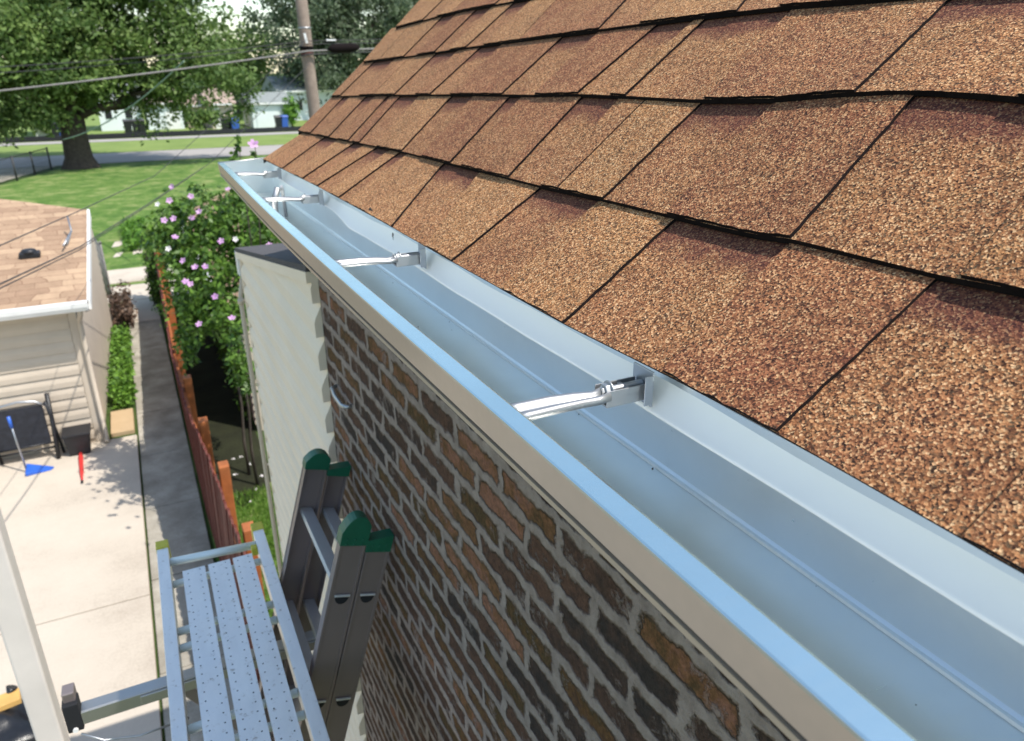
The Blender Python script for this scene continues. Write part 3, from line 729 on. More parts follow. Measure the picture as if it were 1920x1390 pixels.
gate = empty('garden_gate', (.45, 5.1, G), 'low dark red picket gate near the ladder, at the end of the fence', 'gate')
for k in range(5):
    m = MB(); x = .345 + k * .125; m.box(x, x + .105, 5.05, 5.07, G + .04, -4.0 + .02 * (k % 2)); m.build('picket', MS['fence_red'], gate, bevel=.004)
for z0_ in (-4.3, G + .3):
    m = MB(); m.box(.345, .95, 5.072, 5.10, z0_, z0_ + .08); m.build('rail', MS['fence_red'], gate)

# ================================================================== LEFT GARAGE
gar = empty('detached_garage', (-3.5, 15, G), 'beige sided garage with tan shingle roof beyond the patio', 'garage')
GX, GYA, GYB = -1.0, 11.87, 17.9; ez = -2.93
m = MB(); lap_wall(m, 'y', GYA, -6.2, GX - .09, G + .12, ez - .05, .172, -1)
m.face([(-6.2, GYA, G), (GX, GYA, G), (GX, GYA, ez), (-6.2, GYA, ez)])
m.build('front_wall', MS['siding'], gar, recalc=False)
yw = .16
m = MB()
rs = .30
zroof = lambda y: ez + .03 + rs * (y - GYA + .3)
for i in range(26):
    z = G + .12 + i * .172
    pass
m.face([(GX, GYA, G), (GX + yw, GYB, G), (GX + yw, GYB, ez), (GX + yw * .4, 14.2, zroof(14.2) - .06), (GX, GYA, ez)])
for i in range(13):
    z = G + .1 + i * .172; 
    if z + .172 > ez + .05: break
    m.face([(GX + .014, GYA + .09, z), (GX + yw + .014, GYB, z), (GX + yw + .002, GYB, z + .17), (GX + .002, GYA + .09, z + .17)])
    m.face([(GX + .014, GYA + .09, z), (GX + yw + .014, GYB, z), (GX + yw, GYB, z), (GX, GYA + .09, z)])
m.face([(GX + yw, GYB, G), (-6.2, GYB, G), (-6.2, GYB, ez), (GX + yw, GYB, ez)]); m.face([(-6.2, GYA, G), (-6.2, GYB, G), (-6.2, GYB, ez), (-6.2, GYA, ez)])
m.build('side_wall', MS['siding'], gar, recalc=False)
m = MB(); m.box(GX - .085, GX + .018, GYA - .018, GYA - .001, G + .04, ez); m.box(GX + .0025, GX + .02, GYA, GYA + .085, G + .04, ez); m.build('corner_trim', MS['siding'], gar, bevel=.003)
# roof: front slope in one plane up to a slanting ridge, then down to the rear
RX, LX = GX + .27, -6.5
re_ = (RX + .07, 14.25); le_ = (LX, 17.2)
m = MB(); yE = GYA - .33
def rp(x, y, d=0): return (x, y, zroof(y) + d)
m.face([rp(LX, yE), rp(RX - .04, yE), rp(*re_), rp(*le_)])
m.face([rp(*le_), rp(*re_), (RX - .10, GYB + .2, ez - .02), (LX, GYB + .6, ez)])
m.face([rp(LX, yE, -.045), rp(RX - .04, yE, -.045), rp(*re_, -.045), rp(*le_, -.045)]); m.face([rp(LX, yE), rp(RX - .04, yE), rp(RX - .04, yE, -.045), rp(LX, yE, -.045)])
m.build('roof', MS['roof_tabs'], gar, recalc=False)
m = MB(); m.hexa([rp(RX - .05, yE, -.13), rp(RX - .015, yE, -.13), (re_[0] + .02, re_[1], zroof(re_[1]) - .13), (re_[0] - .015, re_[1], zroof(re_[1]) - .13), rp(RX - .05, yE, .012), rp(RX - .015, yE, .012), (re_[0] + .02, re_[1], zroof(re_[1]) + .012), (re_[0] - .015, re_[1], zroof(re_[1]) + .012)])
m.build('rake_trim', MS['trim'], gar)
m = MB(); m.prism([(yE - .115, ez - .04), (yE - .12, ez + .025), (yE - .002, ez + .03), (yE - .002, ez - .10), (yE - .09, ez - .10)], 0, LX, RX - .052); m.build('gutter', MS['trim'], gar, bevel=.004)
m = MB(); m.box(LX, RX - .06, yE, GYA, ez - .075, ez - .06); m.build('soffit', MS['trim'], gar)
m = MB(); m.tube([(RX - .15, yE - .05, ez - .08), (RX - .17, yE + .02, ez - .17), (RX - .22, GYA - .06, ez - .32), (RX - .22, GYA - .05, ez - .45), (RX - .215, GYA - .05, G + .16), (RX - .21, GYA - .14, G + .07)], .036, 8); m.build('downspout', MS['siding'], gar)
m = MB(); m.box(-1.6, -1.33, 12.82, 13.0, zroof(12.9) - .02, zroof(12.9) + .07); m.tube([(-1.47, 12.9, zroof(12.9) + .05), (-1.47, 12.9, zroof(12.9) + .11)], [.11, .09], 12); m.build('roof_vent', MS['black'], gar, bevel=.02)
m = MB(); zz = zroof(13.2); m.tube([(-.98, 13.1, zz), (-.9, 13.3, zz + .16), (-.92, 13.45, zz + .36)], .012, 8); m.tube([(-.9, 13.3, zz + .16), (-1.02, 12.9, zz + .02)], .014, 6); m.build('service_bracket', MS['steel'], gar)
# flood light on the side wall
fl = empty('flood_light', (GX + .05, 12.15, ez - .05), 'dark twin flood light fixed to the garage corner under the eave', 'lamp')
m = MB(); m.box(GX + .02, GX + .05, 12.08, 12.2, ez - .13, ez - .02); m.build('base_plate', MS['steel'], fl, bevel=.005)
for dy, dz in ((-.09, .02), (.07, -.1)):
    m = MB(); m.tube([(GX + .05, 12.14, ez - .08), (GX + .1, 12.14 + dy, ez - .1 + dz), (GX + .15, 12.12 + dy, ez - .14 + dz), (GX + .17, 12.1 + dy, ez - .16 + dz)], [.015, .03, .055, .06], 12); m.build('lamp_head', MS['black'], fl)

# ================================================================== RIGHT GARAGE behind the bush
g2 = empty('shrub_side_garage', (3.4, 15, G), 'pale garage with tan shingle roof half hidden by the flowering shrub', 'garage')
m = MB(); lap_wall(m, 'x', 1.15, 11.2, 19.0, G + .12, -3.2, .12, -1); m.face([(1.15, 11.2, G), (1.15, 19, G), (1.15, 19, -3.1), (1.15, 11.2, -3.1)])
m.face([(1.15, 11.2, G), (6, 11.2, G), (6, 11.2, -3.1), (3.6, 11.2, -2.1), (1.15, 11.2, -3.1)]); m.build('wall', MS['siding'], g2, recalc=False)
m = MB(); m.face([(.95, 10.95, -3.13), (.95, 19.3, -3.13), (3.6, 19.3, -2.0), (3.6, 10.95, -2.0)]); m.face([(6.25, 10.95, -3.13), (6.25, 19.3, -3.13), (3.6, 19.3, -2.0), (3.6, 10.95, -2.0)])
m.build('roof', MS['roof_tabs'], g2, recalc=False, solid=.04)
m = MB(); m.box(.86, .949, 10.95, 19.3, -3.22, -3.12); m.build('gutter', MS['trim'], g2, bevel=.01)

# ================================================================== FOLIAGE
def leaves(mb, cols_, centre, rad, n, size, rnd, up=.3, fold=True, shell=.55):
    for _ in range(n):
        d = Vector((rnd.gauss(0, 1), rnd.gauss(0, 1), rnd.gauss(0, 1))).normalized(); r = rnd.random() ** shell
        p = Vector(centre) + Vector((d.x * rad[0], d.y * rad[1], d.z * rad[2])) * r
        leaf(mb, cols_, p, size * rnd.uniform(.6, 1.35), rnd, (d + Vector((0, 0, up))).normalized())
def leaf(mb, cols_, p, s, rnd, nrm=None, tint=None):
    nv = Vector((rnd.gauss(0, 1), rnd.gauss(0, 1), rnd.gauss(0, 1)))
    nrm = (nv + (nrm or Vector((0, 0, 1))) * 1.1).normalized()
    a = nrm.orthogonal().normalized(); a = (Matrix.Rotation(rnd.random() * 6.28, 3, nrm) @ a); b = nrm.cross(a)
    i = len(mb.v)
    mb.v += [tuple(p - a * s), tuple(p + b * s * .5), tuple(p + a * s), tuple(p - b * s * .5)]
    mb.f.append((i, i + 1, i + 2, i + 3)); mb.mi.append(0); mb.sm.append(False)
    t = tint if tint is not None else rnd.random(); cols_ += [t, rnd.random(), 0, 1] * 4
def build_leaves(mb, cols_, name, mat, parent):
    o = mb.build(name, mat, parent, recalc=False)
    at = o.data.color_attributes.new('tint', 'FLOAT_COLOR', 'CORNER'); at.data.foreach_set('color', cols_); return o
def limb(mb, a, b, r0_, r1_, rnd, bend=.1, n=6):
    a = Vector(a); b = Vector(b); L = (b - a).length; pts = []
    for i in range(n + 1):
        t = i / n; o = Vector((rnd.gauss(0, 1), rnd.gauss(0, 1), rnd.gauss(0, .6))) * L * bend * math.sin(t * math.pi) * .5
        pts.append(a.lerp(b, t) + o)
    mb.tube(pts, [lerp(r0_, r1_, i / n) for i in range(n + 1)], 9)
def tree(name, base, trunk_r, fork_h, blobs, n_clump, n_leaf, size, mat, lab, seed, cat='tree', lean=(0, 0), spread=1.0, limbs=True):
    rnd = random.Random(seed); root = empty(name, base, lab, cat)
    b = MB(); B = Vector(base); F = B + Vector((lean[0], lean[1], fork_h))
    b.tube([B + Vector((0, 0, -.2)), B + Vector((0, 0, .15)), B.lerp(F, .2), B.lerp(F, .6), F], [trunk_r * 1.7, trunk_r * 1.35, trunk_r * 1.05, trunk_r * .95, trunk_r * 1.0], 14)
    for c, r in blobs:
        if c[2] < F.z + .8: continue
        b_end = Vector(c) - Vector((0, 0, r[2] * .2)); limb(b, F - Vector((0, 0, .3)), b_end, trunk_r * .34, trunk_r * .08, rnd, .14)
    b.build('trunk', MS['bark'], root)
    cr = MB(); cl = []
    tot = sum(r[0] * r[1] * r[2] for c, r in blobs)
    for c, r in blobs:
        k = max(4, int(n_clump * (r[0] * r[1] * r[2]) / tot))
        for _ in range(k):
            d = Vector((rnd.gauss(0, 1), rnd.gauss(0, 1), rnd.gauss(0, 1))).normalized(); q = rnd.uniform(.45, 1.05)
            p = Vector(c) + Vector((d.x * r[0], d.y * r[1], d.z * r[2])) * q
            cs = spread * rnd.uniform(.5, 1.25)
            ti = rnd.random()
            nl = int(n_leaf * rnd.uniform(.6, 1.4))
            for _ in range(nl):
                e = Vector((rnd.gauss(0, .42), rnd.gauss(0, .42), rnd.gauss(0, .30))) * cs
                leaf(cr, cl, p + e, size * rnd.uniform(.6, 1.3), rnd, (d * .6 + Vector((0, 0, .7))).normalized(), min(1, max(0, ti * .6 + rnd.random() * .4)))
    build_leaves(cr, cl, 'crown', mat, root)
    return root
T = Vector((-2.3, 52.0, G))
def W(px, py, y):   # places crown masses along the view of the yard at depth y
    v = r0 * ((px - 960) / 1416) + r1 * ((py - 695) / 1416) + r2
    return v * (y / v.y)
bl = []
for px, py, y, rx, rz in ((150, 40, 51, 3.6, 2.9), (40, 90, 50, 3.8, 2.7), (300, 60, 51, 2.9, 2.6), (350, 130, 50, 2.2, 1.9), (60, 190, 50.5, 2.3, 1.5), (200, 130, 52.5, 3.2, 2.4), (300, 190, 51, 1.6, 1.5), (430, 140, 52, 1.5, 2.0),
                          (250, -80, 52, 4.2, 3.0), (-80, 30, 52, 4.5, 3.6), (80, -90, 54, 5.0, 3.6), (140, 150, 49.5, 2.4, 1.5), (365, 40, 52, 1.4, 1.6), (-60, 200, 51, 2.6, 1.7), (445, 190, 52, .9, 1.3)):
    bl.append((tuple(W(px, py, y)), (rx, rx * .95, rz)))
tree('maple_tree', tuple(T), .72, 3.0, bl, 800, 135, .15, MS['leaf'], 'large spreading tree with thick dark trunk on the far side of the lawn', 3, spread=1.25)
bl = []
for px, py, y, rx, rz in ((560, 40, 92, 5, 4.5), (640, 60, 94, 6, 5), (700, 30, 93, 5.5, 4.2), (600, 130, 92, 5, 3.6), (680, 130, 95, 6, 4), (530, 20, 92, 2.8, 3), (760, 10, 95, 3.4, 3), (760, 90, 95, 5, 4), (560, 180, 93, 3.5, 2.5), (640, 190, 94, 4.5, 2.4), (640, -60, 95, 7, 5), (820, 40, 95, 6, 5)):
    bl.append((tuple(W(px, py, y)), (rx, rx, rz)))
pb = W(650, 215, 94)
tree('shade_tree', (pb.x, 94, G), .6, 3.6, bl, 560, 100, .24, MS['leaf_far'], 'tall dusky green tree behind the utility pole', 8, spread=2.1)
bl = [(tuple(W(430, 75, 110)), (5, 4, 4)), (tuple(W(480, 120, 108)), (5, 4, 4)), (tuple(W(450, 150, 106)), (5, 4, 4)), (tuple(W(400, 110, 108)), (5, 4, 5))]
pb = W(450, 200, 108)
tree('backyard_tree', (pb.x, 108, G), .4, 3, bl, 110, 70, .34, MS['leaf'], 'mid green tree between the big tree and the utility pole', 12, spread=2.0)
bl = [(tuple(W(690, 215, 100)), (3, 3, 2.4)), (tuple(W(745, 170, 100)), (4, 3, 3))]
tree('garden_tree', (W(700, 240, 100).x, 100, G), .25, 2, bl, 40, 60, .3, MS['leaf_far'], 'small dark tree just left of the roof edge', 15, spread=1.6)
pb = W(548, 240, 80)
rnd = random.Random(4); root = empty('young_shrub', (pb.x, 80, G), 'bright green shrub beside the pale blue garage', 'shrub'); b = MB(); c_ = []
b2 = MB(); b2.tube([(pb.x, 80, G - .05), (pb.x + .05, 80, G + 1.8)], [.06, .02], 6); b2.build('stem', MS['bark'], root)
leaves(b, c_, (pb.x, 80, G + 1.5), (.9, .9, 1.5), 700, .2, rnd); build_leaves(b, c_, 'foliage', MS['leaf_low'], root)
for i, (px, dist, w_, h_, lab) in enumerate(((20, 79, 3.2, 2.6, 'dark bush growing behind the road fence, far left'), (90, 80, 1.6, 1.5, 'round bush in front of the pinkish house'), (385, 78, 1.8, 1.6, 'dark bush left of the tan garage'))):
    pp = W(px, 240, dist); root = empty('bush', (pp.x, dist, G), lab, 'bush'); b = MB(); c_ = []
    b2 = MB(); b2.tube([(pp.x, dist, G - .05), (pp.x, dist, G + h_ * .5)], [.09, .03], 6); b2.build('stem', MS['bark'], root)
    for q in range(7): leaves(b, c_, (pp.x + rnd.uniform(-.6, .6) * w_, dist + rnd.uniform(-.4, .4), G + rnd.uniform(.4, 1) * h_), (w_ * .5, w_ * .4, h_ * .45), 130, .2, rnd)
    build_leaves(b, c_, 'foliage', MS['leaf'], root)

# ---- flowering shrub (rose of sharon)
shr = empty('flowering_shrub', (.75, 8.6, G), 'large green shrub dotted with pink flowers behind the wooden fence', 'shrub')
rnd = random.Random(21); b = MB()
for q in range(2):
    a = rnd.uniform(0, 6.28); e = Vector((.75 + .42 * math.cos(a) * rnd.random(), 9.6 + 1.2 * math.sin(a) * rnd.random(), rnd.uniform(-2.6, -1.75)))
    limb(b, (.75 + .12 * math.cos(a), 9.6 + .3 * math.sin(a), G), e, .022, .008, rnd, .015)
b.build('stem', MS['bark'], shr)
b = MB(); c_ = []
sblobs = []
for px, py, y, rx, rz in ((330, 470, 8.6, .30, .42), (390, 430, 8.4, .38, .42), (450, 430, 8.4, .40, .42), (500, 440, 8.0, .30, .30), (350, 560, 8.2, .26, .4), (400, 520, 8.0, .40, .45), (430, 590, 7.6, .18, .3), (375, 590, 8.0, .2, .24), (455, 680, 7.0, .12, .35), (300, 440, 8.8, .10, .16), (335, 400, 9.0, .12, .18), (445, 385, 9.0, .16, .2), (480, 500, 8.6, .4, .4), (345, 640, 8.4, .10, .3)):
    y *= 1.12; sblobs.append((Vector(W(px, py, y)), rx * 1.08, rz * 1.08))
for p, rx, rz in sblobs:
    k = int(330 * rx)
    for _ in range(max(14, k)):
        d = Vector((rnd.gauss(0, 1), rnd.gauss(0, 1), rnd.gauss(0, 1))).normalized(); q = rnd.uniform(.3, 1.1)
        cc = p + Vector((d.x * rx, d.y * rx * 1.3, d.z * rz)) * q
        tc_ = rnd.random()
        for _ in range(11): leaf(b, c_, cc + Vector((rnd.gauss(0, .045), rnd.gauss(0, .045), rnd.gauss(0, .045))), rnd.uniform(.022, .05), rnd, (d + Vector((0, 0, .5))).normalized(), min(1, tc_ * .65 + rnd.random() * .4))
build_leaves(b, c_, 'foliage', MS['leaf_bush'], shr)
def flower(p, s, mat, par, rnd, top=False):
    f = MB(); c = []
    ax = (Vector((-.25, -.75, .6)) + Vector((rnd.gauss(0, .25), rnd.gauss(0, .25), rnd.gauss(0, .2)))).normalized()
    u = ax.orthogonal().normalized(); w = ax.cross(u); st = rnd.random()
    for k in range(5):
        t = k * 1.2566 + st; t1, t2 = t - .62, t + .62
        o = lambda a, r_, h: Vector(p) + (u * math.cos(a) + w * math.sin(a)) * r_ * s + ax * h * s
        q = [o(t, .05, 0), o(t1, .62, .28), o(t - .25, 1.0, .42), o(t + .25, 1.0, .42), o(t2, .62, .28)]
        i = len(f.v); f.v += [tuple(z) for z in q]; f.f.append((i, i + 1, i + 2, i + 3, i + 4)); f.mi.append(0); f.sm.append(False); tt = rnd.random(); c += [tt, 0, 0, 1] * 5
    return build_leaves(f, c, 'flower', mat, par)
FL = [(323, 351, 9.0), (318, 377, 8.4), (358, 369, 8.7), (428, 356, 9.0), (374, 398, 8.3), (308, 414, 8.3), (326, 411, 8.1), (328, 446, 8.1), (415, 453, 7.8), (441, 449, 7.9), (344, 490, 7.9), (366, 502, 7.7), (385, 501, 7.8), (348, 529, 7.6), (357, 534, 7.6), (404, 557, 7.5), (374, 609, 7.4), (435, 598, 6.9), (505, 461, 7.8), (360, 410, 8.6), (296, 384, 8.6), (316, 467, 8.0)]
for i, (px, py, y) in enumerate(FL):
    white = i in (9, 20, 21)
    flower(W(px, py, (y - .35) * 1.10), .036 if not white else .030, MS['petal_white'] if white else MS['petal'], shr, rnd)
sp2 = empty('tall_flower_stem', (W(476, 300, 7.6).x, 7.6, G), 'tall slim flowering stem poking up past the gutter end', 'plant')
b = MB(); top = W(478, 268, 7.6); b.tube([(top.x - .1, 7.7, -2.2), (top.x, 7.6, top.z)], [.008, .004], 6); b.tube([(W(448, 300, 7.7).x, 7.7, -2.2), tuple(W(446, 258, 7.7))], [.008, .004], 6); b.tube([(top.x - .1, 7.7, G), (top.x - .1, 7.7, -2.2)], .01, 6); b.build('stem', MS['bark'], sp2)
b = MB(); c_ = []
for px, py in ((478, 290), (446, 262), (446, 278), (440, 290), (436, 298), (484, 300)): leaves(b, c_, tuple(W(px, py, 7.65)), (.035, .05, .04), 14, .03, rnd)
build_leaves(b, c_, 'foliage', MS['leaf_bush'], sp2); flower(W(475, 272, 7.55), .05, MS['petal'], sp2, rnd)

# ---- low hedge by the garage and dry brush
def lowplant(name, x0, x1, y0, y1, h, n, size, mat, lab, cat, seed):
    rn = random.Random(seed); root = empty(name, ((x0 + x1) / 2, (y0 + y1) / 2, G), lab, cat); b = MB(); c = []
    for _ in range(n):
        cx, cy = rn.uniform(x0, x1), rn.uniform(y0, y1); hh = h * rn.uniform(.4, 1.1)
        for _ in range(14): leaf(b, c, Vector((cx + rn.gauss(0, .05), cy + rn.gauss(0, .06), G + hh * rn.uniform(.15, 1))), size * rn.uniform(.6, 1.3), rn)
    build_leaves(b, c, 'foliage', mat, root)
    s_ = MB()
    for _ in range(14):
        cx, cy = rn.uniform(x0, x1), rn.uniform(y0, y1); s_.tube([(cx, cy, G - .02), (cx + rn.uniform(-.05, .05), cy, G + h * .7)], [.01, .004], 5)
    s_.build('stem', MS['bark'], root)
lowplant('garden_plants', -.82, -.58, 13.1, 17.2, .34, 260, .045, MS['leaf_low'], 'strip of bright green plants between garage wall and path', 'plants', 31)
lowplant('dry_bush', -.80, -.42, 17.6, 19.2, .75, 110, .05, MS['leaf_dry'], 'brown withered bush at the far end of the green strip', 'bush', 32)
lowplant('weed_clump', -.45, .25, 26, 30, .5, 160, .07, MS['leaf_low'], 'loose green weeds at the lawn edge beyond the alley', 'weeds', 33)
lowplant('fence_vine', .05, .30, 18.6, 19.9, 1.9, 150, .05, MS['leaf_bush'], 'green vine climbing the far end of the wooden fence', 'vine', 34)
lowplant('ivy', 1.02, 1.13, 11.4, 15.5, 1.9, 150, .05, MS['leaf_bush'], 'ivy on the pale garage wall behind the shrub', 'ivy', 35)
# real grass blades in the side yard
b = MB(); c_ = []; rn = random.Random(77)
for _ in range(19000):
    x, y = rn.uniform(.2, 1.3), rn.uniform(4.2, 9.4); h = rn.uniform(.03, .10); a = rn.uniform(0, 6.28); w = .006
    dx, dy = math.cos(a), math.sin(a); lx, ly = rn.gauss(0, .03), rn.gauss(0, .03)
    i = len(b.v); b.v += [(x - dx * w, y - dy * w, G - .01), (x + dx * w, y + dy * w, G - .01), (x + lx, y + ly, G + h)]; b.f.append((i, i + 1, i + 2)); b.mi.append(0); b.sm.append(False); t = rn.random(); c_ += [t, t, 0, 1] * 3
o = build_leaves(b, c_, 'grass', MS['blade'], None); label(o, 'short green grass of the side yard between fence and porch', 'grass', kind='stuff')
b = MB(); c_ = []
for px, py in ((452, 857), (469, 870), (443, 889), (491, 893), (481, 917), (520, 905), (437, 860), (505, 870), (470, 940)):
    v = W(px, py, 7); p = v * ((G + .11) / v.z)
    for _ in range(4): leaf(b, c_, p + Vector((rn.gauss(0, .015), rn.gauss(0, .012), 0)), .02, rn, Vector((0, 0, 1)))
o = build_leaves(b, c_, 'fallen_petals', MS['petal_white'], None); label(o, 'white fallen petals scattered on the side yard grass', 'petals', kind='stuff')
# worn pale patches in the grass beyond the alley
m = MB()
for (x0, x1, y0, y1) in ((-.82, -.45, 27.0, 28.0), (-.25, .12, 25.6, 27.2), (-.8, -.5, 25.4, 26.1)): m.face([(x0, y0, G + .008), (x1 - .1, y0 + .1, G + .008), (x1, y1, G + .008), (x0 + .1, y1 - .1, G + .008)])
o = m.build('paving_stones', MS['concrete'], recalc=False); o['kind'] = 'structure'

# ================================================================== CHAIN FENCES
cf = empty('chain_link_gate', (-.9, 20.5, G), 'dark chain link gate posts behind the beige garage', 'gate')
for (x, y) in ((-.99, 20.9), (-.80, 19.3)):
    m = MB(); m.tube([(x, y, G), (x, y, G + 1.6)], .025, 8); m.tube([(x, y, G + 1.6), (x, y, G + 1.66)], [.035, .01], 8); m.build('post', MS['wire_light'], cf)
m = MB()
for k in range(12):
    t = k / 12
    m.tube([(lerp(-.99, -.80, t), lerp(20.9, 19.3, t), G + .1), (lerp(-.99, -.80, min(1, t + .3)), lerp(20.9, 19.3, min(1, t + .3)), G + 1.5)], .004, 4)
    m.tube([(lerp(-.99, -.80, t), lerp(20.9, 19.3, t), G + 1.5), (lerp(-.99, -.80, min(1, t + .3)), lerp(20.9, 19.3, min(1, t + .3)), G + .1)], .004, 4)
m.tube([(-.99, 20.9, G + 1.5), (-.80, 19.3, G + 1.5)], .015, 6); m.build('wire_mesh', MS['wire_light'], cf)
cf = empty('chain_link_fence', (-5, 47, G), 'dark wire fence with thin posts beside the big tree trunk', 'fence')
fp = [(-6.4, 42.5), (-5.75, 44.8), (-5.1, 47.1), (-4.45, 49.4), (-3.8, 51.7)]
for x, y in fp:
    m = MB(); m.tube([(x, y, G), (x, y, G + 1.25)], .05, 8); m.build('post', MS['wire'], cf)
m = MB()
for (x0, y0), (x1, y1) in zip(fp, fp[1:]):
    m.tube([(x0, y0, G + 1.2), (x1, y1, G + 1.2)], .025, 5)
    for k in range(10):
        t = k / 10; m.tube([(lerp(x0, x1, t), lerp(y0, y1, t), G + .05), (lerp(x0, x1, t + .1), lerp(y0, y1, t + .1), G + 1.2)], .006, 3); m.tube([(lerp(x0, x1, t), lerp(y0, y1, t), G + 1.2), (lerp(x0, x1, t + .1), lerp(y0, y1, t + .1), G + .05)], .006, 3)
m.build('wire_mesh', MS['wire'], cf)
gr = empty('guard_rail', (0, 73.8, G), 'long low dark guard rail beyond the road', 'guard rail')
m = MB(); m.box(-60, 30, 73.75, 73.85, G + .02, G + .42); m.build('beam', MS['black'], gr)
for k in range(30):
    m = MB(); m.box(-60 + k * 3.05, -59.85 + k * 3.05, 73.86, 74.0, G, G + .44); m.build('post', MS['black'], gr)

# ================================================================== FAR HOUSES AND BINS
def far_house(px0, px1, y, h, ridge, depth, wall, roof_, lab, door=None, name='garage', rise_axis='x'):
    a = W(px0, 230, y); b = W(px1, 230, y); x0, x1 = a.x, b.x
    root = empty(name, ((x0 + x1) / 2, y + depth / 2, G), lab, 'house' if name == 'house' else 'garage')
    m = MB(); m.box(x0, x1, y, y + depth, G, G + h)
    if rise_axis == 'y':   # gable towards the viewer
        m.prism([(x0, G + h), (x1, G + h), ((x0 + x1) / 2, G + h + ridge)], 1, y + .01, y + depth - .01)
    m.build('wall', wall, root, recalc=True)
    m = MB(); e = .35
    if rise_axis == 'x':
        m.prism([(y - e, G + h - .05), (y - e, G + h + .05), (y + depth / 2, G + h + ridge), (y + depth + e, G + h + .05), (y + depth + e, G + h - .05)], 0, x0 - e, x1 + e)
    else:
        xm = (x0 + x1) / 2
        m.prism([(x0 - e, G + h - .08), (xm, G + h + ridge - .0), (x1 + e, G + h - .08), (x1 + e, G + h + .08), (xm, G + h + ridge + .16), (x0 - e, G + h + .08)], 1, y - e, y + depth + e)
    m.build('roof', roof_, root)
    m = MB(); m.box(x0 + .1, x1 - .1, y - .36 if rise_axis == 'x' else y - .03, y - .352 if rise_axis == 'x' else y - .012, G + h - .14, G + h + .02); m.build('trim', MS['trim'], root)
    if door:
        for d0, d1, dh, mt in door:
            m = MB(); m.box(lerp(x0, x1, d0), lerp(x0, x1, d1), y - .05, y - .002, G + (0 if dh > 1.4 else 1.1), G + (dh if dh > 1.4 else 1.1 + dh)); m.build('door' if dh > 1.4 else 'window', mt, root)
    return root
far_house(62, 128, 80, 2.2, .9, 6, MS['wallA'], MS['roofT'], 'white garage behind the left side of the big tree trunk', [(.1, .5, 2, MS['trim'])])
far_house(188, 268, 84, 2.9, 1.4, 7, MS['wallA'], MS['roofG'], 'white house wall right of the big tree trunk', [(.15, .3, .9, MS['black']), (.62, .78, .9, MS['black'])], name='house')
far_house(278, 345, 83, 2.4, 1.2, 7, MS['wallA'], MS['roofT'], 'low white building partly hidden by drooping leaves', [(.5, .9, 2, MS['trim'])])
far_house(352, 395, 84, 2.1, .9, 6, MS['wallB'], MS['roofT'], 'dull tan garage wall left of the cream one', [])
far_house(398, 440, 81, 2.3, 1.3, 6, MS['wallB'], MS['roofT'], 'cream garage with tan roof beside the bright blue bin', [(.15, .4, 2, MS['trim'])])
far_house(475, 545, 80, 2.3, .9, 6, MS['wallA'], MS['roofG'], 'pale blue white garage under grey roof by the pole', [(.1, .7, 2, MS['wallA'])])
far_house(530, 640, 90, 3.1, 1.5, 9, MS['wallA'], MS['roofG'], 'house with hipped grey roof behind the utility pole', [(.28, .36, .9, MS['black']), (.5, .58, .9, MS['black'])], name='house')
def bin_(px, y, mat, lab):
    c = W(px, 250, y); r = empty('wheelie_bin', (c.x, y, G), lab, 'bin', 'bins along the far garages')
    m = MB(); w = .34; m.hexa([(c.x - w * .8, y - .3, G + .08), (c.x + w * .8, y - .3, G + .08), (c.x + w * .8, y + .3, G + .08), (c.x - w * .8, y + .3, G + .08), (c.x - w, y - .38, G + 1.1), (c.x + w, y - .38, G + 1.1), (c.x + w, y + .38, G + 1.1), (c.x - w, y + .38, G + 1.1)]); m.build('body', mat, r, bevel=.03)
    m = MB(); m.hexa([(c.x - w - .03, y - .42, G + 1.105), (c.x + w + .03, y - .42, G + 1.105), (c.x + w + .03, y + .42, G + 1.105), (c.x - w - .03, y + .42, G + 1.105), (c.x - w, y - .36, G + 1.2), (c.x + w, y - .36, G + 1.2), (c.x + w, y + .42, G + 1.24), (c.x - w, y + .42, G + 1.24)]); m.build('lid', mat, r)
    for sx in (-1, 1):
        m = MB(); m.tube([(c.x + sx * (w * .8 + .02), y + .28, G + .12), (c.x + sx * (w * .8 + .08), y + .28, G + .12)], .12, 10); m.build('wheel', MS['black'], r)
for a in ((106, 77.5, MS['black'], 'black bin left of the blue one, behind the left tree bough'), (118, 77.5, MS['bin_blue'], 'blue bin just left of the big tree trunk'), (242, 79, MS['black'], 'black bin nearest the tree, against the white house'),
          (257, 79, MS['black'], 'middle black bin against the white house'), (267, 79, MS['black'], 'black bin on the right against the white house'), (424, 77.5, MS['black'], 'black bin left of the brightest blue bin'),
          (433, 78, MS['black'], 'black bin touching the brightest blue bin'), (443, 77, MS['bin_blue'], 'brightest blue bin, in front of the cream garage'), (525, 77.5, MS['black'], 'black bin against the pale blue garage'), (535, 77.5, MS['bin_blue'], 'dark blue bin right of the pale blue garage door')): bin_(*a)

# ================================================================== UTILITY POLE AND WIRES
PY = 22.0
pole = empty('utility_pole', (4.86, PY, G), 'weathered grey brown wooden utility pole behind the roof', 'utility pole')
m = MB(); pts = [(4.99 + .05, PY, G - .3), (4.97, PY, -2.5), (4.89, PY, -.3), (4.87, PY, 1), (4.82, PY, 3.4)]; m.tube(pts, [.185, .175, .165, .16, .15], 16); m.build('shaft', MS['polewood'], pole)
for z, mt, r_ in ((.50, 'black', .172), (.38, 'red', .171), (1.02, 'steel', .168)):
    m = MB(); m.tube([(4.875, PY, z), (4.875, PY, z + (.09 if mt != 'steel' else .03))], r_, 16)
    m.build('pole_band', MS['asphalt_edge'] if mt == 'black' else (plain('rusty_band', (.12, .035, .03), .8) if mt == 'red' else MS['steel']), pole)
m = MB(); m.bar((4.8, PY - .25, .9), (4.84, PY - .26, .66), .06, .06); m.build('insulator', MS['trim'], pole)
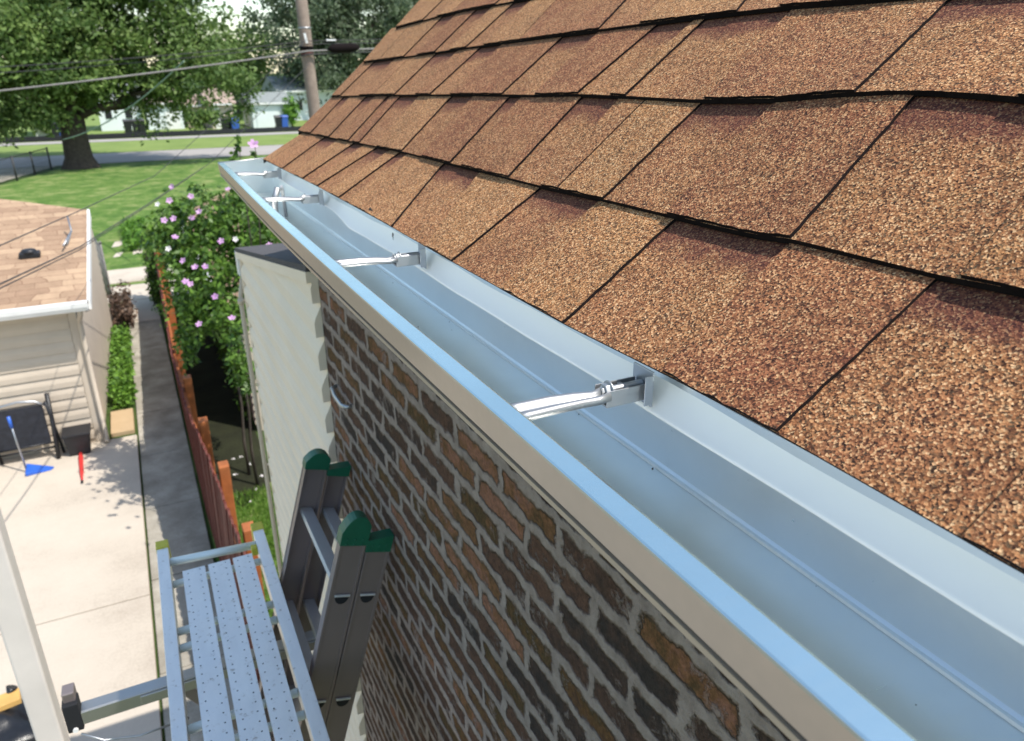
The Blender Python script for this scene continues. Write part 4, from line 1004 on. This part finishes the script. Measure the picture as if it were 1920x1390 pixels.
m = MB(); m.bar((4.0, PY - .27, 3.0), (5.7, PY - .27, 3.0), .1, .12); m.build('crossarm', MS['polewood'], pole)
def cable(name, pts, rad, mat, lab, sag=.0, group=None, n=24, extra=None):
    m = MB(); P = [Vector(p) for p in pts]; out = []
    for a, b in zip(P, P[1:]):
        for i in range(n):
            t = i / n; q = a.lerp(b, t); q.z -= sag * 4 * t * (1 - t); out.append(q)
    out.append(P[-1]); m.tube(out, rad, 6)
    o = m.build(name, mat); label(o, lab, 'cable', group or 'overhead cables'); return o
att = Vector((4.87, PY - .24, .47))
cable('overhead_cable', [(40, 23.5, 2.2), att, (-9.5, 21.2, -.95)], .025, MS['wire_light'], 'thickest pale grey cable crossing in front of the big tree', .15)
cable('overhead_cable', [(40, 23.6, 2.6), att + Vector((0, 0, .24)), (-9.5, 21.2, -.05)], .011, MS['wire'], 'upper of the two thin dark cables above the thick grey one', .22)
cable('overhead_cable', [(40, 23.4, 2.4), att + Vector((0, 0, .17)), (-9.5, 21.4, -.16)], .011, MS['wire'], 'lower of the two thin dark cables above the thick grey one', .25)
cable('overhead_cable', [(40, 23.5, 1.9), att + Vector((0, 0, -.08)), (3.6, 22, .33), (2.2, 22, .24)][:3], .02, MS['wire'], 'short dark cable running right of the pole towards the roof', .05)
p1, p2 = W(345, 115, 22), W(118, 262, 34)
cable('service_drop', [p1, p2], .02, plain('green_wire', (.16, .24, .18), .6), 'thin greenish wire slanting down in front of the trunk', .3)
ph = Vector((-2.9, -1.5, -1.4))
for k, (off, rad) in enumerate(((0, .0065), (.06, .005))):
    p1 = W(395, 305, 20) ; p2 = W(282, 380 + 3 * k, 13); p3 = W(150, 463 + 5 * k, 9); p4 = W(-90, 575 + 10 * k, 6)
    cable('service_drop', [att + Vector((0, 0, -.3)), p1, p2, p3, p4], rad, MS['wire'], ['upper strand of the twin wires crossing the garage roof', 'lower strand of the twin wires crossing the garage roof'][k], .0, n=6)
cable('service_drop', [att + Vector((0, 0, .3)), W(290, 330, 15), W(150, 395, 10), W(-90, 500, 6.5)], .0055, MS['wire'], 'single thin wire highest over the garage roof', .0, n=6)
spl = empty('cable_splice', (5.86, PY - .24, .62), 'black cigar shaped cable splice hanging right of the pole', 'cable splice')
m = MB(); m.tube([(5.38, PY - .24, .52), (5.46, PY - .24, .53), (5.6, PY - .24, .54), (6.0, PY - .24, .56), (6.16, PY - .24, .57), (6.25, PY - .24, .58)], [.03, .09, .115, .115, .09, .03], 12); m.build('closure', MS['asphalt_edge'], spl)
m = MB(); m.box(5.36, 5.62, PY - .25, PY - .23, .72, .76); m.build('tag', MS['trim'], spl)

# ================================================================== YARD THINGS
def gp_(px, py, z=G + .05):
    v = W(px, py, 8); return v * (z / v.z)
ch = empty('patio_chair', (-1.95, 11.6, G + .045), 'black mesh folding chair standing folded against the garage siding', 'chair')
fy = 11.62
m = MB(); m.box(-2.26, -1.62, fy, fy + .02, G + .28, G + .86); m.build('mesh_back', MS['mesh'], ch)
for x in (-2.34, -1.57):
    m = MB(); m.tube([(x, fy - .1, G + .05), (x + .02, fy, G + .5), (x + .03, fy + .06, G + 1.0)], .03, 8); m.build('leg', MS['black'], ch)
    m = MB(); m.tube([(x + .06, fy + .08, G + .05), (x + .03, fy + .02, G + .5), (x, fy - .04, G + .92)], .02, 8); m.build('rear_leg', MS['black'], ch)
m = MB(); m.tube([(-2.3, fy, G + .83), (-2.1, fy, G + .93), (-1.9, fy, G + .96), (-1.7, fy, G + .93), (-1.55, fy, G + .83)], .018, 8); m.build('top_rail', MS['steel'], ch)
m = MB(); m.tube([(-2.34, fy, G + .2), (-1.55, fy, G + .2)], .014, 8); m.tube([(-2.34, fy, G + .27), (-1.55, fy, G + .27)], .014, 8); m.build('stretcher', MS['black'], ch)
c2 = empty('patio_chair', (-2.75, 11.6, G + .045), 'second black folding chair, cut by the left edge of the view', 'chair')
m = MB(); m.box(-3.05, -2.5, fy, fy + .02, G + .25, G + .75); m.build('mesh_back', MS['mesh'], c2)
for x in (-3.1, -2.44):
    m = MB(); m.tube([(x, fy - .1, G + .05), (x + .02, fy + .05, G + .9)], .025, 8); m.build('leg', MS['black'], c2)
pot = empty('planter_box', (-1.29, 11.6, G + .045), 'small square black planter against the garage siding', 'planter')
cx = -1.29; m = MB()
m.hexa([(cx - .13, 11.5, G + .05), (cx + .13, 11.5, G + .05), (cx + .13, 11.76, G + .05), (cx - .13, 11.76, G + .05), (cx - .17, 11.46, G + .36), (cx + .17, 11.46, G + .36), (cx + .17, 11.8, G + .36), (cx - .17, 11.8, G + .36)]); m.build('body', MS['black'], pot, bevel=.01)
m = MB(); m.box(cx - .185, cx + .185, 11.445, 11.815, G + .3605, G + .39); m.build('rim', MS['black'], pot, bevel=.008)
br_ = empty('dustpan', (-1.25, 10.4, G + .045), 'blue long handled dustpan lying on the pale patio', 'dustpan')
A = gp_(50, 888); Bp = gp_(92, 893); top_ = W(17, 787, 11.3)
m = MB(); c0 = A; m.hexa([c0 + Vector((-.0, -.10, 0)), c0 + Vector((.30, -.05, 0)), c0 + Vector((.30, .07, 0)), c0 + Vector((0, .16, 0)), c0 + Vector((0, -.10, .05)), c0 + Vector((.34, .0, .012)), c0 + Vector((.33, .03, .012)), c0 + Vector((0, .16, .08))]); m.build('pan', MS['blue'], br_, bevel=.008)
m = MB(); m.tube([tuple(c0 + Vector((0, .05, .03))), tuple(top_)], .013, 8); m.build('handle', MS['steel'], br_)
m = MB(); d = (c0 - Vector(top_)).normalized(); m.tube([tuple(top_ - d * .04), tuple(top_ + d * .12)], .022, 8); m.build('grip', MS['blue'], br_)
bat = empty('plastic_bat', tuple(gp_(154, 900)), 'red toy bat lying on the patio in front of the planter', 'bat')
a, b = gp_(154, 902, G + .07), gp_(151, 850, G + .07)
m = MB(); m.tube([tuple(a), tuple(a.lerp(b, .1)), tuple(a.lerp(b, .3)), tuple(a.lerp(b, .85)), tuple(b)], [.012, .014, .026, .032, .022], 10); m.build('barrel', MS['red'], bat)
m = MB(); m.tube([tuple(a), tuple(a - (b - a).normalized() * .05)], [.018, .014], 8); m.build('knob', MS['black'], bat)
m = MB(); m.tube([tuple(b), tuple(b + (b - a).normalized() * .03)], [.03, .026], 10); m.build('tip', MS['petal_white'] if False else MS['trim'], bat)
bag = empty('rubbish_bag', tuple(gp_(30, 1360)), 'slumped black plastic bag on the patio by the white post', 'bag')
bc = gp_(35, 1385); bm = bmesh.new(); bmesh.ops.create_icosphere(bm, subdivisions=4, radius=1)
rb = random.Random(3)
for v in bm.verts:
    n_ = math.sin(v.co.x * 5 + 1) * math.cos(v.co.y * 6) * .12 + math.sin(v.co.z * 9 + v.co.x * 7) * .05 + math.sin(v.co.x * 17 + v.co.y * 13) * .02
    v.co *= 1 + n_; v.co = Vector((v.co.x * .34, v.co.y * .34, max(v.co.z, -.4) * .22)) + bc + Vector((-.08, -.05, .1))
me = bpy.data.meshes.new('bag_body'); bm.to_mesh(me); bm.free(); me.materials.append(MS['bag'])
for p in me.polygons: p.use_smooth = True
link('bag_body', me, bag)
m = MB(); m.tube([tuple(bc + Vector((-.02, .1, .3))), tuple(bc + Vector((.0, .12, .36))), tuple(bc + Vector((.03, .14, .42)))], [.03, .018, .045], 9); m.build('knot', MS['bag'], bag)
pl = gp_(6, 1318, G + .42)
m = MB(); m.bar(tuple(pl + Vector((-.35, -.03, -.02))), tuple(pl + Vector((.12, .03, 0))), .15, .05); o = m.build('timber_offcut', MS['ply'], bevel=.004); label(o, 'yellow timber offcut resting on the black bag', 'timber')
